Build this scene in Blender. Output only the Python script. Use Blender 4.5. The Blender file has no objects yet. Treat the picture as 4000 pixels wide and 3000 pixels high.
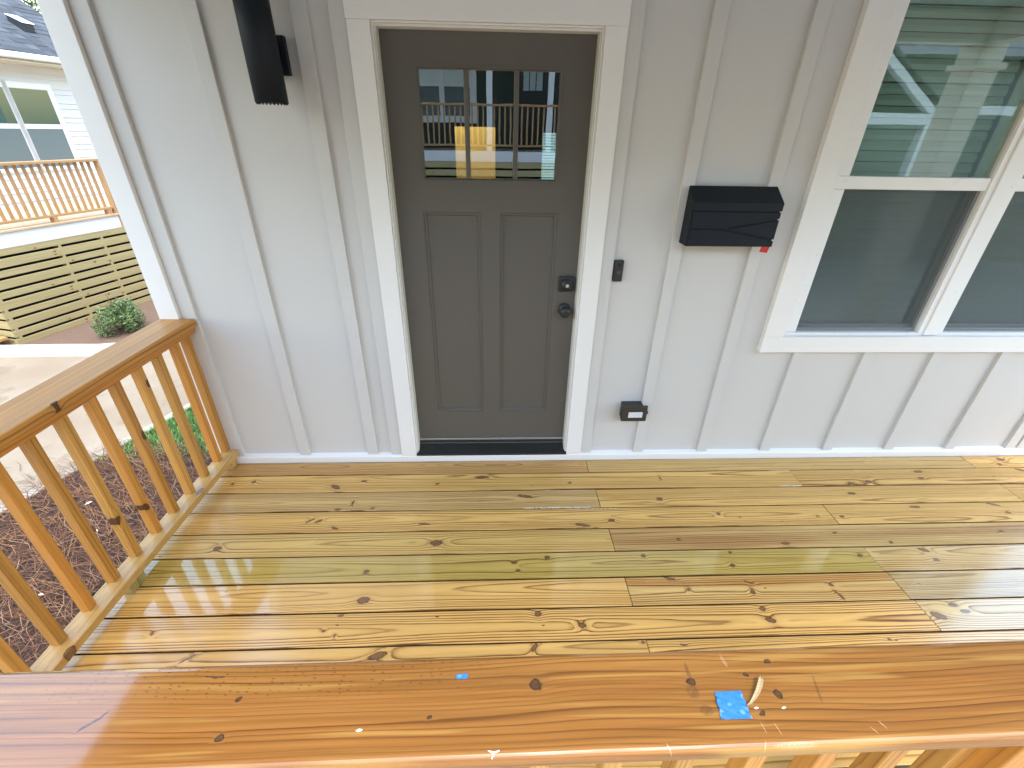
import bpy, bmesh, math, random
from mathutils import Vector, Matrix
random.seed(7)
R = math.radians
scene = bpy.context.scene
COL = scene.collection

# ------------------------------------------------------------------ camera
cam_d = bpy.data.cameras.new("camera")
cam = bpy.data.objects.new("camera", cam_d)
COL.objects.link(cam)
cr = Vector((0.99921824, -0.03613751, 0.01603115)).normalized()
cf = Vector((0.0393661, 0.8721997, -0.48756332)).normalized()
cu = cr.cross(cf).normalized()
cam.matrix_world = Matrix(((cr.x, cu.x, -cf.x, 0.0161), (cr.y, cu.y, -cf.y, -2.2447),
                           (cr.z, cu.z, -cf.z, 1.7805), (0, 0, 0, 1)))
cam_d.sensor_fit = 'HORIZONTAL'
cam_d.sensor_width = 36.0
cam_d.lens = 36.0 * 1759.4 / 4000.0
cam_d.clip_start = 0.02
cam_d.clip_end = 600
scene.camera = cam

# ------------------------------------------------------------------ world, sun, exposure
SUN_EL, SUN_AZ = 68.0, 155.0          # azimuth clockwise from +y: behind the viewer, to the right
w = bpy.data.worlds.new("World")
scene.world = w
w.use_nodes = True
wn = w.node_tree
bg = wn.nodes["Background"]
sky = wn.nodes.new("ShaderNodeTexSky")
sky.sky_type = 'NISHITA'
sky.sun_disc = False
sky.sun_elevation = R(SUN_EL)
sky.sun_rotation = R(SUN_AZ)
sky.air_density = 2.0
sky.dust_density = 1.6
sky.ozone_density = 1.0
wn.links.new(sky.outputs[0], bg.inputs[0])
bg.inputs[1].default_value = 0.15
sd = bpy.data.lights.new("sun", 'SUN')
sd.energy = 0.6
sd.angle = R(25)
sd.color = (1.0, 0.95, 0.87)
sun = bpy.data.objects.new("sun", sd)
COL.objects.link(sun)
az, el = R(SUN_AZ), R(SUN_EL)
sdir = Vector((math.sin(az) * math.cos(el), math.cos(az) * math.cos(el), math.sin(el)))
sun.rotation_euler = sdir.to_track_quat('Z', 'Y').to_euler()
sun.location = (0, -8, 12)
vs = scene.view_settings
vs.view_transform = 'Standard'
vs.look = 'None'
vs.gamma = 1.0
vs.use_curve_mapping = False
vs.exposure = 2.35
cy = scene.cycles
cy.max_bounces = 8
cy.use_adaptive_sampling = True
cy.adaptive_threshold = 0.02
cy.diffuse_bounces = 4
cy.glossy_bounces = 3
cy.transmission_bounces = 6
cy.transparent_max_bounces = 12
cy.use_denoising = True
cy.sample_clamp_indirect = 6.0
cy.caustics_reflective = False
cy.caustics_refractive = False


# ------------------------------------------------------------------ node helpers
class NT:
    def __init__(s, name):
        s.m = bpy.data.materials.new(name)
        s.m.use_nodes = True
        s.t = s.m.node_tree
        s.b = s.t.nodes["Principled BSDF"]
        s.out = s.t.nodes["Material Output"]

    def n(s, typ, **kw):
        nd = s.t.nodes.new(typ)
        for k, v in kw.items():
            setattr(nd, k, v)
        return nd

    def put(s, sock, v):
        if isinstance(v, bpy.types.NodeSocket):
            s.t.links.new(v, sock)
        elif v is not None:
            sock.default_value = v

    def mth(s, op, a, b=None, c=None, clamp=False):
        nd = s.n("ShaderNodeMath", operation=op, use_clamp=clamp)
        s.put(nd.inputs[0], a)
        s.put(nd.inputs[1], b)
        s.put(nd.inputs[2], c)
        return nd.outputs[0]

    def sep(s, v):
        nd = s.n("ShaderNodeSeparateXYZ")
        s.put(nd.inputs[0], v)
        return nd.outputs

    def comb(s, x, y, z):
        nd = s.n("ShaderNodeCombineXYZ")
        for i, q in enumerate((x, y, z)):
            s.put(nd.inputs[i], q)
        return nd.outputs[0]

    def vm(s, op, a, b):
        nd = s.n("ShaderNodeVectorMath", operation=op)
        s.put(nd.inputs[0], a)
        s.put(nd.inputs[1], b)
        return nd.outputs[0]

    def noise(s, vec, scale=1.0, detail=2.0, rough=0.5, dist=0.0):
        nd = s.n("ShaderNodeTexNoise")
        s.put(nd.inputs["Vector"], vec)
        nd.inputs["Scale"].default_value = scale
        nd.inputs["Detail"].default_value = detail
        nd.inputs["Roughness"].default_value = rough
        nd.inputs["Distortion"].default_value = dist
        return nd.outputs["Fac"]

    def mix(s, f, a, b, blend='MIX'):
        nd = s.n("ShaderNodeMix", data_type='RGBA', blend_type=blend)
        s.put(nd.inputs[0], f)
        for i, q in ((6, a), (7, b)):
            if isinstance(q, (tuple, list)):
                q = tuple(q)[:3] + (1.0,)
            s.put(nd.inputs[i], q)
        return nd.outputs[2]

    def rng(s, v, a, b, c, d):
        nd = s.n("ShaderNodeMapRange", interpolation_type='SMOOTHSTEP')
        s.put(nd.inputs[0], v)
        for i, q in enumerate((a, b, c, d)):
            nd.inputs[i + 1].default_value = q
        return nd.outputs[0]

    def ramp(s, v, stops):
        nd = s.n("ShaderNodeValToRGB")
        s.put(nd.inputs[0], v)
        e = nd.color_ramp.elements
        while len(e) < len(stops):
            e.new(0.5)
        for el_, (p, c) in zip(e, stops):
            el_.position = p
            el_.color = (c, c, c, 1) if not isinstance(c, tuple) else c + (1,)
        return nd.outputs[0]

    def obj(s):
        return s.n("ShaderNodeTexCoord").outputs["Object"]

    def bump(s, h, strength, dist=0.002):
        nd = s.n("ShaderNodeBump")
        nd.inputs["Strength"].default_value = strength
        nd.inputs["Distance"].default_value = dist
        s.put(nd.inputs["Height"], h)
        s.put(s.b.inputs["Normal"], nd.outputs[0])

    def set(s, **kw):
        for k, v in kw.items():
            if isinstance(v, tuple) and len(v) == 3:
                v = v + (1.0,)
            s.put(s.b.inputs[k.replace("_", " ")], v)
        return s


def flat(name, col, rough=0.5, var=0.06, scale=6.0, bump=0.0, bscale=120.0, metal=0.0, rvar=0.08):
    t = NT(name)
    o = t.obj()
    a = t.noise(o, scale, 4.0, 0.6)
    f = t.mth('MULTIPLY_ADD', a, 2 * var, 1 - var)
    c = t.mix(1.0, (f, f, f) if False else (col[0], col[1], col[2]), t.comb(f, f, f), 'MULTIPLY')
    t.put(t.b.inputs["Base Color"], c)
    t.put(t.b.inputs["Roughness"], t.mth('MULTIPLY_ADD', t.noise(o, scale * 4, 3.0), rvar * 2, rough - rvar))
    t.b.inputs["Metallic"].default_value = metal
    if bump:
        t.bump(t.noise(o, bscale, 3.0, 0.6), bump, 0.001)
    return t.m


# pine / cedar boards: slices through distorted growth rings, local X = length, Y = width, Z = thickness
def wood(name, seed, light, dark, ring=0.0085, pith=(0.0, -0.055), slope=0.012, wob=0.035, contrast=1.25,
         rough=0.3, rvar=0.1, knots=(), streak=0.25, kcol=(0.22, 0.105, 0.048), knot_amp=1.0,
         paint=None, incise=0.0, freq=0.7, tint=None, marks=None, bump=0.12, speck=0.0, spec=0.5, pale=None, warp=0.007, sfreq=46.0, coat=0.0, flatmin=0.42, wear=None, side_dark=None):
    t = NT(name)
    o = t.obj()
    x, y, z = t.sep(o)[:3]
    xs = t.mth('ADD', x, seed * 3.173)
    n1 = t.noise(t.comb(t.mth('MULTIPLY', xs, freq), seed * 1.7, t.mth('MULTIPLY', y, 1.5)), 1.0, 1.5, 0.5)
    n2 = t.noise(t.comb(t.mth('MULTIPLY', xs, freq * 0.8), seed * 2.9 + 11, t.mth('MULTIPLY', y, 3.0)), 1.0, 1.5, 0.5)
    yy = t.mth('ADD', t.mth('SUBTRACT', y, pith[0]), t.mth('MULTIPLY_ADD', n1, wob, -wob / 2))
    zz = t.mth('ADD', t.mth('SUBTRACT', z, pith[1]),
               t.mth('ADD', t.mth('MULTIPLY', x, slope), t.mth('MULTIPLY_ADD', n2, wob * 2.2, -wob * 1.1)))
    r = t.mth('SQRT', t.mth('ADD', t.mth('MULTIPLY', yy, yy), t.mth('MULTIPLY', zz, zz)))
    fib = t.noise(t.comb(t.mth('MULTIPLY', xs, 5.0), t.mth('MULTIPLY', y, 70), t.mth('MULTIPLY', z, 70)), 1.0, 2.0, 0.6)
    r = t.mth('ADD', r, t.mth('MULTIPLY_ADD', fib, 0.0024, -0.0012))
    kmin = None
    if knots:
        nz = t.n("ShaderNodeTexNoise")
        t.put(nz.inputs["Vector"], o)
        nz.inputs["Scale"].default_value = 55.0
        nz.inputs["Detail"].default_value = 1.0
        ov = t.vm('ADD', o, t.vm('MULTIPLY', t.vm('SUBTRACT', nz.outputs["Color"], (0.5, 0.5, 0.5)), (0.016, 0.009, 0.0)))
        for k in knots:
            kx, ky, rx, ry = k[:4]
            mp = t.n("ShaderNodeMapping", vector_type='TEXTURE')
            t.put(mp.inputs["Vector"], ov)
            mp.inputs["Location"].default_value = (kx, ky, 0)
            mp.inputs["Rotation"].default_value = (0, 0, R(k[4]) if len(k) > 4 else 0.0)
            mp.inputs["Scale"].default_value = (rx, ry, 1e4)
            dn = t.n("ShaderNodeVectorMath", operation='DOT_PRODUCT')
            t.put(dn.inputs[0], mp.outputs[0])
            t.put(dn.inputs[1], mp.outputs[0])
            d2 = dn.outputs["Value"]
            g = t.mth('EXPONENT', t.mth('MULTIPLY', d2, -0.22))
            r = t.mth('MULTIPLY_ADD', g, knot_amp * min(0.014, ry * 0.6), r)
            kmin = d2 if kmin is None else t.mth('MINIMUM', kmin, d2)
    bro = t.noise(t.comb(t.mth('MULTIPLY', xs, 1.2), t.mth('MULTIPLY', y, 7), t.mth('MULTIPLY_ADD', r, 14.0, seed * 5)), 1.0, 2.0)
    # uneven ring spacing, each ring with a strength of its own
    q = t.mth('DIVIDE', t.mth('MULTIPLY_ADD', t.noise(t.comb(t.mth('MULTIPLY', r, 38.0), seed, t.mth('MULTIPLY', xs, 0.35)), 1.0, 1.0), warp * 2.4, r), ring)
    fr = t.mth('FRACT', q)
    wn_ = t.n("ShaderNodeTexWhiteNoise", noise_dimensions='1D')
    t.put(wn_.inputs["W"], t.mth('ADD', t.mth('FLOOR', q), seed * 13.7))
    prof = t.ramp(fr, [(0.0, 0.3), (0.08, 0.0), (0.55, 0.06), (0.80, 0.45), (0.90, 1.0), (0.97, 1.0), (1.0, 0.35)])
    amt = t.mth('MULTIPLY', t.mth('MULTIPLY', prof, t.mth('MULTIPLY_ADD', wn_.outputs["Value"], 0.9, 0.45)),
                t.mth('MULTIPLY', t.mth('MULTIPLY_ADD', bro, 1.5 * contrast, 0.25 * contrast), t.rng(t.mth('DIVIDE', t.mth('ABSOLUTE', yy), r), 0.0, 0.55, flatmin, 1.0)), clamp=True)
    col = t.mix(amt, light, dark)
    st = t.noise(t.comb(t.mth('MULTIPLY', xs, 1.6), t.mth('MULTIPLY', y, sfreq), t.mth('MULTIPLY_ADD', z, sfreq, seed)), 1.0, 3.0, 0.65)
    sfb = t.mth('MULTIPLY', t.mth('MULTIPLY_ADD', st, streak * 2, 1 - streak), t.mth('MULTIPLY_ADD', bro, 0.30, 0.85))
    col = t.mix(1.0, col, t.comb(sfb, t.mth('POWER', sfb, 1.15), t.mth('POWER', sfb, 1.4)), 'MULTIPLY')
    if tint:
        tn = t.noise(t.comb(t.mth('MULTIPLY', xs, 0.8), t.mth('MULTIPLY', y, 14), seed * 7), 1.0, 2.0)
        col = t.mix(t.rng(tn, 0.35, 0.62, 0.0, tint[1]), col, tint[0], 'MULTIPLY')
    if pale:
        pn = t.noise(t.comb(t.mth('MULTIPLY', xs, 2.1), t.mth('MULTIPLY', y, 60), seed * 3), 1.0, 2.0, 0.6)
        col = t.mix(t.rng(pn, 0.56, 0.70, 0.0, pale[1]), col, pale[0])
    if kmin is not None:
        kn = t.noise(t.vm('MULTIPLY', o, (1.0, 1.4, 1.0)), 170.0, 2.0, 0.6)
        col = t.mix(t.mth('MULTIPLY', t.mth('EXPONENT', t.mth('MULTIPLY', kmin, -0.45)), 0.30), col, (0.26, 0.12, 0.04))
        kc = t.mix(kn, (kcol[0] * 1.3, kcol[1] * 1.3, kcol[2] * 1.3), (kcol[0] * 0.35, kcol[1] * 0.33, kcol[2] * 0.33))
        kc = t.mix(t.rng(kmin, 0.35, 0.85, 0.0, 0.75), kc, (kcol[0] * 0.22, kcol[1] * 0.2, kcol[2] * 0.22))
        col = t.mix(t.rng(kmin, 0.75, 1.35, 0.94, 0.0), col, kc)
    if speck:
        vo = t.n("ShaderNodeTexVoronoi")
        t.put(vo.inputs["Vector"], t.comb(t.mth('MULTIPLY', xs, 5.2), t.mth('MULTIPLY', y, 14), seed))
        vo.inputs["Scale"].default_value = 1.0
        rx_ = t.sep(vo.outputs["Color"])[0]
        sm = t.mth('MULTIPLY', t.rng(vo.outputs["Distance"], 0.03, 0.055, 1.0, 0.0), t.rng(rx_, 0.45, 0.5, 0.0, speck))
        col = t.mix(sm, col, (0.07, 0.035, 0.02))
    if incise:
        vo = t.n("ShaderNodeTexVoronoi")
        t.put(vo.inputs["Vector"], t.comb(t.mth('MULTIPLY', x, 58), t.mth('MULTIPLY', t.mth('ADD', y, t.mth('MULTIPLY', x, 0.12)), 150), 0.0))
        vo.inputs["Randomness"].default_value = 0.35
        vo.inputs["Scale"].default_value = 1.0
        region = t.mth('MULTIPLY', t.rng(y, 0.012, 0.03, 0.0, 1.0), t.mth('MULTIPLY', t.rng(x, -0.75, -0.5, 0.0, 1.0), t.rng(x, -0.05, 0.25, 1.0, 0.0)))
        im = t.mth('MULTIPLY', t.mth('MULTIPLY', t.rng(vo.outputs["Distance"], 0.10, 0.24, 1.0, 0.0), region), incise)
        col = t.mix(im, col, (0.08, 0.028, 0.010))
    if paint:
        for (x0, x1, ye, amt_) in paint:      # flecks of white wall paint along a board edge
            pn = t.noise(t.comb(t.mth('MULTIPLY', xs, 75), t.mth('MULTIPLY', y, 300), seed), 1.0, 3.0, 0.7)
            ed = t.rng(t.mth('ABSOLUTE', t.mth('SUBTRACT', y, ye)), 0.001, 0.011, 1.0, 0.0)
            inx = t.mth('MULTIPLY', t.rng(x, x0, x0 + 0.15, 0, 1), t.rng(x, x1 - 0.1, x1, 1, 0))
            pm = t.rng(t.mth('MULTIPLY', t.mth('MULTIPLY', pn, ed), inx), amt_, amt_ + 0.08, 0.0, 0.85)
            col = t.mix(pm, col, (0.74, 0.70, 0.66))
    if marks:
        nn = t.noise(o, 420.0, 2.0, 0.7)
        nn = t.rng(nn, 0.36, 0.55, 0.15, 1.0)
        for (mx, my, lx, ly, ang, mc, ma) in marks:    # scuffs, ink smudges
            mp = t.n("ShaderNodeMapping", vector_type='TEXTURE')
            t.put(mp.inputs["Vector"], o)
            mp.inputs["Location"].default_value = (mx, my, 0)
            mp.inputs["Rotation"].default_value = (0, 0, R(ang))
            mp.inputs["Scale"].default_value = (lx, ly, 1e4)
            dn = t.n("ShaderNodeVectorMath", operation='DOT_PRODUCT')
            t.put(dn.inputs[0], mp.outputs[0])
            t.put(dn.inputs[1], mp.outputs[0])
            col = t.mix(t.mth('MULTIPLY', t.rng(dn.outputs["Value"], 0.3, 1.2, ma, 0.0), nn), col, mc)
    if side_dark:                                  # board sides darkened below the top edge so joints read dark
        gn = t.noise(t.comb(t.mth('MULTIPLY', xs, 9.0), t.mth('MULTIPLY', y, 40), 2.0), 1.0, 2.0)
        gm = t.rng(t.mth('MULTIPLY_ADD', gn, 0.002, z), side_dark - 0.0045, side_dark - 0.0005, 0.9, 0.0)
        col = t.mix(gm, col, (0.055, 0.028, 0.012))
    t.put(t.b.inputs["Base Color"], col)
    rr = t.mth('MULTIPLY_ADD', bro, rvar * 2, rough - rvar)
    wm = None
    if wear:                                   # finish rubbed dull towards the front edge
        wm = t.rng(t.mth('MULTIPLY_ADD', fib, 0.012, y), wear, wear + 0.012, 1.0, 0.0)
        rr = t.mth('MULTIPLY_ADD', wm, 0.42, rr)
    t.put(t.b.inputs["Roughness"], rr)
    t.b.inputs["Specular IOR Level"].default_value = spec
    if coat:
        t.put(t.b.inputs["Coat Weight"], t.mth('MULTIPLY_ADD', wm, -coat, coat) if wm is not None else coat)
        t.b.inputs["Coat IOR"].default_value = 1.7
        t.put(t.b.inputs["Coat Roughness"], rr)
    if bump:
        t.bump(t.mth('ADD', t.mth('MULTIPLY', prof, 0.5), t.mth('MULTIPLY', fib, 0.8)), bump, 0.0006)
    return t.m


# ------------------------------------------------------------------ mesh helpers
ORG = {}
BP = set()


class MB:
    def __init__(s):
        s.bm = bmesh.new()
        s.mi = 0

    def _f(s, vs, mi=None):
        try:
            f = s.bm.faces.new(vs)
            f.material_index = s.mi if mi is None else mi
            return f
        except ValueError:
            return None

    def box(s, x0, x1, y0, y1, z0, z1):
        v = [s.bm.verts.new(q) for q in ((x0, y0, z0), (x1, y0, z0), (x1, y1, z0), (x0, y1, z0),
                                         (x0, y0, z1), (x1, y0, z1), (x1, y1, z1), (x0, y1, z1))]
        for i in ((0, 3, 2, 1), (4, 5, 6, 7), (0, 1, 5, 4), (1, 2, 6, 5), (2, 3, 7, 6), (3, 0, 4, 7)):
            s._f([v[k] for k in i])
        return s

    def poly(s, pts):
        return s._f([s.bm.verts.new(q) for q in pts])

    def prism(s, pts, off):
        """pts: closed ring of 3D points, extruded by off"""
        a = [s.bm.verts.new(q) for q in pts]
        b = [s.bm.verts.new((q[0] + off[0], q[1] + off[1], q[2] + off[2])) for q in pts]
        n = len(pts)
        s._f(a[::-1])
        s._f(b)
        for i in range(n):
            s._f([a[i], a[(i + 1) % n], b[(i + 1) % n], b[i]])
        return s

    def lathe(s, prof, seg=32, c=(0, 0, 0), axis='z'):
        """prof: list of (radius, height) revolved about the axis"""
        rings = []
        for rad, hgt in prof:
            ring = []
            for k in range(seg):
                a = 2 * math.pi * k / seg
                p, q = rad * math.cos(a), rad * math.sin(a)
                if axis == 'z':
                    co = (p, q, hgt)
                elif axis == 'y':
                    co = (p, hgt, q)
                else:
                    co = (hgt, p, q)
                ring.append(s.bm.verts.new((co[0] + c[0], co[1] + c[1], co[2] + c[2])))
            rings.append(ring)
        for a, b in zip(rings, rings[1:]):
            for k in range(seg):
                s._f([a[k], a[(k + 1) % seg], b[(k + 1) % seg], b[k]])
        s._f(rings[0][::-1])
        s._f(rings[-1])
        return s

    def mesh(s, name, bevel=0.0, seg=1, smooth=False):
        bmesh.ops.recalc_face_normals(s.bm, faces=s.bm.faces)
        if bevel:
            bmesh.ops.bevel(s.bm, geom=list(s.bm.edges), offset=bevel, segments=seg, affect='EDGES', profile=0.5)
        me = bpy.data.meshes.new(name)
        s.bm.to_mesh(me)
        s.bm.free()
        if smooth:
            for p in me.polygons:
                p.use_smooth = True
        return me


def put(name, me, mats, parent=None, loc=(0, 0, 0), rot=(0, 0, 0), auto=None):
    o = bpy.data.objects.new(name, me)
    COL.objects.link(o)
    if me is not None and mats is not None:
        ml = mats if isinstance(mats, (list, tuple)) else [mats]
        if len(me.materials) == 0:
            for m in ml:
                me.materials.append(m)
        elif me.materials[0] != ml[0]:
            for i, m in enumerate(ml):
                o.material_slots[i].link = 'OBJECT'
                o.material_slots[i].material = m
    base = ORG.get(parent, Vector((0, 0, 0)))
    o.parent = parent
    if parent is None or parent not in ORG:
        o.location = loc
    else:
        o.location = Vector(loc) - base
    o.rotation_euler = rot
    ORG[o] = Vector(loc) if parent is not None else Vector((0, 0, 0))
    return o


def tag(o, label, cat, group=None):
    o["label"] = label
    o["category"] = cat
    if group:
        o["group"] = group
    return o


def thing(name, label, cat, loc=(0, 0, 0), rotz=0.0, group=None):
    """Empty at the thing's base; children are given in its own frame (loc as origin)"""
    o = bpy.data.objects.new(name, None)
    COL.objects.link(o)
    o.location = loc
    o.rotation_euler = (0, 0, rotz)
    o.empty_display_size = 0.1
    ORG[o] = Vector((0, 0, 0))
    return tag(o, label, cat, group)


def wthing(name, label, cat, loc, group=None):
    """same, but children are given in world coordinates"""
    o = thing(name, label, cat, loc, 0.0, group)
    ORG[o] = Vector(loc)
    return o


def pbox(name, x0, x1, y0, y1, z0, z1, mat, parent=None, bev=0.0015, seg=1):
    c = ((x0 + x1) / 2, (y0 + y1) / 2, (z0 + z1) / 2)
    me = MB().box(x0 - c[0], x1 - c[0], y0 - c[1], y1 - c[1], z0 - c[2], z1 - c[2]).mesh(name, bev, seg)
    return put(name, me, mat, parent, c)


BCACHE = {}


def board(name, L, W, T, mat, parent, loc, rot=(0, 0, 0), bev=0.003, seg=2):
    key = (round(L, 4), round(W, 4), round(T, 4), bev, seg)
    if key not in BCACHE:
        BCACHE[key] = MB().box(-L / 2, L / 2, -W / 2, W / 2, -T / 2, T / 2).mesh("board", bev, seg)
    return put(name, BCACHE[key], mat, parent, loc, rot)


UP = (0, -math.pi / 2, 0)      # local x -> world z
ALONG_Y = (0, 0, math.pi / 2)  # local x -> world y

# ------------------------------------------------------------------ materials
M_wall = flat("wall_paint", (0.615, 0.588, 0.575), 0.55, 0.025, 3.0, 0.10, 260.0)
M_white = flat("white_trim_paint", (0.82, 0.79, 0.78), 0.42, 0.02, 4.0, 0.05, 200.0)
M_jamb = flat("jamb_paint", (0.72, 0.70, 0.65), 0.4, 0.03, 5.0, 0.05)
M_door = flat("door_paint", (0.110, 0.097, 0.085), 0.42, 0.05, 5.0, 0.12, 180.0)
M_black = flat("black_metal", (0.010, 0.0135, 0.0195), 0.55, 0.10, 12.0, 0.06, 300.0)
M_black.node_tree.nodes["Principled BSDF"].inputs["Specular IOR Level"].default_value = 0.22
M_blackp = flat("black_plastic", (0.022, 0.021, 0.020), 0.45, 0.12, 20.0)
M_sill = flat("sill_black", (0.012, 0.011, 0.010), 0.35, 0.2, 14.0, 0.1, 60.0)
M_silver = flat("aluminium", (0.55, 0.56, 0.57), 0.35, 0.1, 20.0, 0, 0, 0.9)
M_red = flat("red_plastic", (0.55, 0.025, 0.02), 0.35)
M_dark = flat("dark_void", (0.02, 0.019, 0.018), 0.9)
M_room = flat("room_paint", (0.10, 0.10, 0.095), 0.7)
M_ceil = flat("porch_ceiling_paint", (0.30, 0.385, 0.44), 0.6, 0.03)
M_conc = NT("driveway_concrete")
_o = M_conc.obj()
_n = M_conc.noise(_o, 0.7, 5.0, 0.6)
_n2 = M_conc.noise(_o, 3.0, 4.0, 0.6)
_c = M_conc.mix(M_conc.rng(_n, 0.35, 0.65, 0, 1), (0.30, 0.25, 0.185), (0.25, 0.19, 0.13))
_c = M_conc.mix(M_conc.rng(_n2, 0.56, 0.68, 0, 0.5), _c, (0.18, 0.125, 0.085))
_sx = M_conc.sep(_o)
_crk = M_conc.noise(M_conc.vm('MULTIPLY', _o, (1.0, 3.5, 1.0)), 1.2, 5.0, 0.7)
_c = M_conc.mix(M_conc.rng(M_conc.mth('ABSOLUTE', M_conc.mth('SUBTRACT', _crk, 0.5)), 0.0, 0.006, 0.35, 0.0), _c, (0.22, 0.17, 0.13))
M_conc.put(M_conc.b.inputs["Base Color"], _c)
M_conc.set(Roughness=0.85)
M_conc.bump(M_conc.noise(_o, 60, 4.0), 0.3, 0.004)
M_conc = M_conc.m
M_curb = flat("kerb_concrete", (0.46, 0.43, 0.39), 0.85, 0.14, 5.0, 0.4, 80)
M_edge = flat("edge_concrete", (0.36, 0.32, 0.27), 0.85, 0.2, 5.0, 0.4, 80)
M_soil = flat("mulch_soil", (0.035, 0.018, 0.012), 0.95, 0.4, 30.0, 0.8, 60)
M_earth = flat("ground_earth", (0.17, 0.165, 0.12), 0.95, 0.3, 1.5, 0.6, 30)

# honey pine for the rails
RAIL_L, RAIL_D = (0.53, 0.235, 0.050), (0.25, 0.085, 0.015)


def rail_wood(i, **kw):
    rnd = random.Random(100 + i)
    k = 1 + rnd.uniform(-0.12, 0.14)
    h = rnd.uniform(-0.03, 0.04)
    kn = kw.pop("knots", None)
    return wood("rail_pine_%d" % i, 40 + i * 1.37,
                (RAIL_L[0] * k, (RAIL_L[1] + h) * k, (RAIL_L[2] + h * 0.5) * k), (RAIL_D[0] * k, (RAIL_D[1] + h * 0.4) * k, RAIL_D[2] * k),
                ring=kw.pop("ring", 0.0075), pith=kw.pop("pith", (rnd.uniform(-0.03, 0.03), -0.035)), slope=rnd.uniform(-0.015, 0.015), wob=0.02,
                contrast=kw.pop("contrast", 0.65), rough=kw.pop("rough", 0.42), rvar=0.08, streak=0.30, spec=0.3, sfreq=70.0,
                knots=kn or (), kcol=(0.11, 0.042, 0.018), **kw)


# ------------------------------------------------------------------ THE SETTING: ground
GZ = -1.05


def struct(name, me, mat, loc=(0, 0, 0)):
    o = put(name, me, mat, None, loc)
    o["kind"] = "structure"
    return o


struct("ground", MB().box(-150, 150, -150, 150, -0.3, 0.0).mesh("ground"), M_earth, (0, 0, GZ - 0.012))


def edge_x(y):          # near edge of the drive
    return -4.07 + 0.36 * (y - 0.85)


drv = [(edge_x(-7.6), -7.6, 0), (edge_x(14), 14, 0), (-16, 14, 0), (-16, -7.6, 0)]
struct("driveway", MB().prism(drv[::-1], (0, 0, 0.1)).mesh("driveway"), M_conc, (0, 0, GZ - 0.104))
lane = [(-5.6, -9.3, 0), (16, -9.3, 0), (16, -2.62, 0), (-5.6, -2.62, 0)]
struct("front_path", MB().prism(lane[::-1], (0, 0, 0.1)).mesh("front_path"), flat("path_concrete", (0.36, 0.355, 0.352), 0.9, 0.1, 2.0, 0.3, 60), (0, 0, GZ - 0.100))
# concrete edging strip between drive and beds
e0, e1 = -2.6, 9.0
struct("drive_edging", MB().prism([(edge_x(e0), e0, 0), (edge_x(e0) + 0.10, e0, 0), (edge_x(e1) + 0.10, e1, 0), (edge_x(e1), e1, 0)], (0, 0, 0.12)).mesh("drive_edging", 0.01, 2), M_edge, (0, 0, GZ - 0.09))

# beds beside the deck
bed = [(edge_x(-2.6) + 0.1, -2.6, 0), (-1.2, -2.6, 0), (-1.2, 1.45, 0), (edge_x(1.45) + 0.1, 1.45, 0)]
struct("planting_bed", MB().prism(bed, (0, 0, 0.06)).mesh("planting_bed"), M_soil, (0, 0, GZ - 0.045))
lawn = [(edge_x(1.45) + 0.1, 1.45, 0), (-1.2, 1.45, 0), (-1.2, 9.0, 0), (edge_x(9) + 0.1, 9.0, 0)]
M_turf = flat("turf_base", (0.045, 0.075, 0.022), 0.95, 0.3, 20)
struct("lawn_strip", MB().prism(lawn, (0, 0, 0.06)).mesh("lawn_strip"), M_turf, (0, 0, GZ - 0.045))


def blade_mesh(name, spots):
    """spots: (base, tip-vector list, width, material index) thin bent ribbons in one mesh"""
    verts, faces, mi = [], [], []
    for b, mids, wd, m in spots:
        base = len(verts)
        side = Vector((mids[-1].y, -mids[-1].x, 0))
        side = side.normalized() * wd / 2 if side.length > 1e-6 else Vector((wd / 2, 0, 0))
        pts = [Vector((0, 0, 0))] + mids
        for j, q in enumerate(pts):
            k = 1.0 if j < len(pts) - 1 else 0.25
            verts.append(tuple(b + q - side * k))
            verts.append(tuple(b + q + side * k))
        for j in range(len(pts) - 1):
            i = base + 2 * j
            faces.append((i, i + 1, i + 3, i + 2))
            mi.append(m)
    me = bpy.data.meshes.new(name)
    me.from_pydata(verts, [], faces)
    for p, m in zip(me.polygons, mi):
        p.material_index = m
    return me


rs = random.Random(5)
ST = [flat("straw_tan", (0.30, 0.140, 0.055), 0.7, 0.2), flat("straw_brown", (0.155, 0.058, 0.022), 0.75, 0.2),
      flat("straw_dark", (0.060, 0.022, 0.010), 0.8, 0.2), flat("straw_pale", (0.34, 0.21, 0.12), 0.7, 0.2)]
sp = []
while len(sp) < 15000:
    yv = rs.uniform(-2.4, 1.75)
    xv = rs.uniform(-5.0, -1.55)
    if xv < edge_x(yv) + 0.02 + rs.random() ** 3 * 0.1:
        if rs.random() > 0.05 or xv < edge_x(yv) - 0.7:
            continue
    if yv > 1.3 and rs.random() > max(0, 1 - (yv - 1.3) * 2.6):
        continue
    a = rs.uniform(0, 2 * math.pi) if rs.random() < 0.5 else rs.gauss(2.7, 0.5)
    L = rs.uniform(0.14, 0.32)
    bend = rs.gauss(0, 0.35)
    d1 = Vector((math.cos(a), math.sin(a), 0)) * L * 0.5
    d2 = d1 + Vector((math.cos(a + bend), math.sin(a + bend), 0)) * L * 0.5
    d1.z = rs.uniform(-0.01, 0.03)
    d2.z = rs.uniform(-0.02, 0.035)
    zz = GZ + 0.018 + rs.random() * 0.045
    onc = xv < edge_x(yv) + 0.1
    if onc:
        zz = GZ + 0.012 + 0.02 * (xv > edge_x(yv))
        d1.z = d2.z = 0.004
    r_ = rs.random()
    sp.append((Vector((xv, yv, zz)), [d1, d2], rs.uniform(0.0022, 0.0042), 2 if r_ < 0.36 else 1 if r_ < 0.72 else 0 if r_ < 0.95 else 3))
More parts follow.
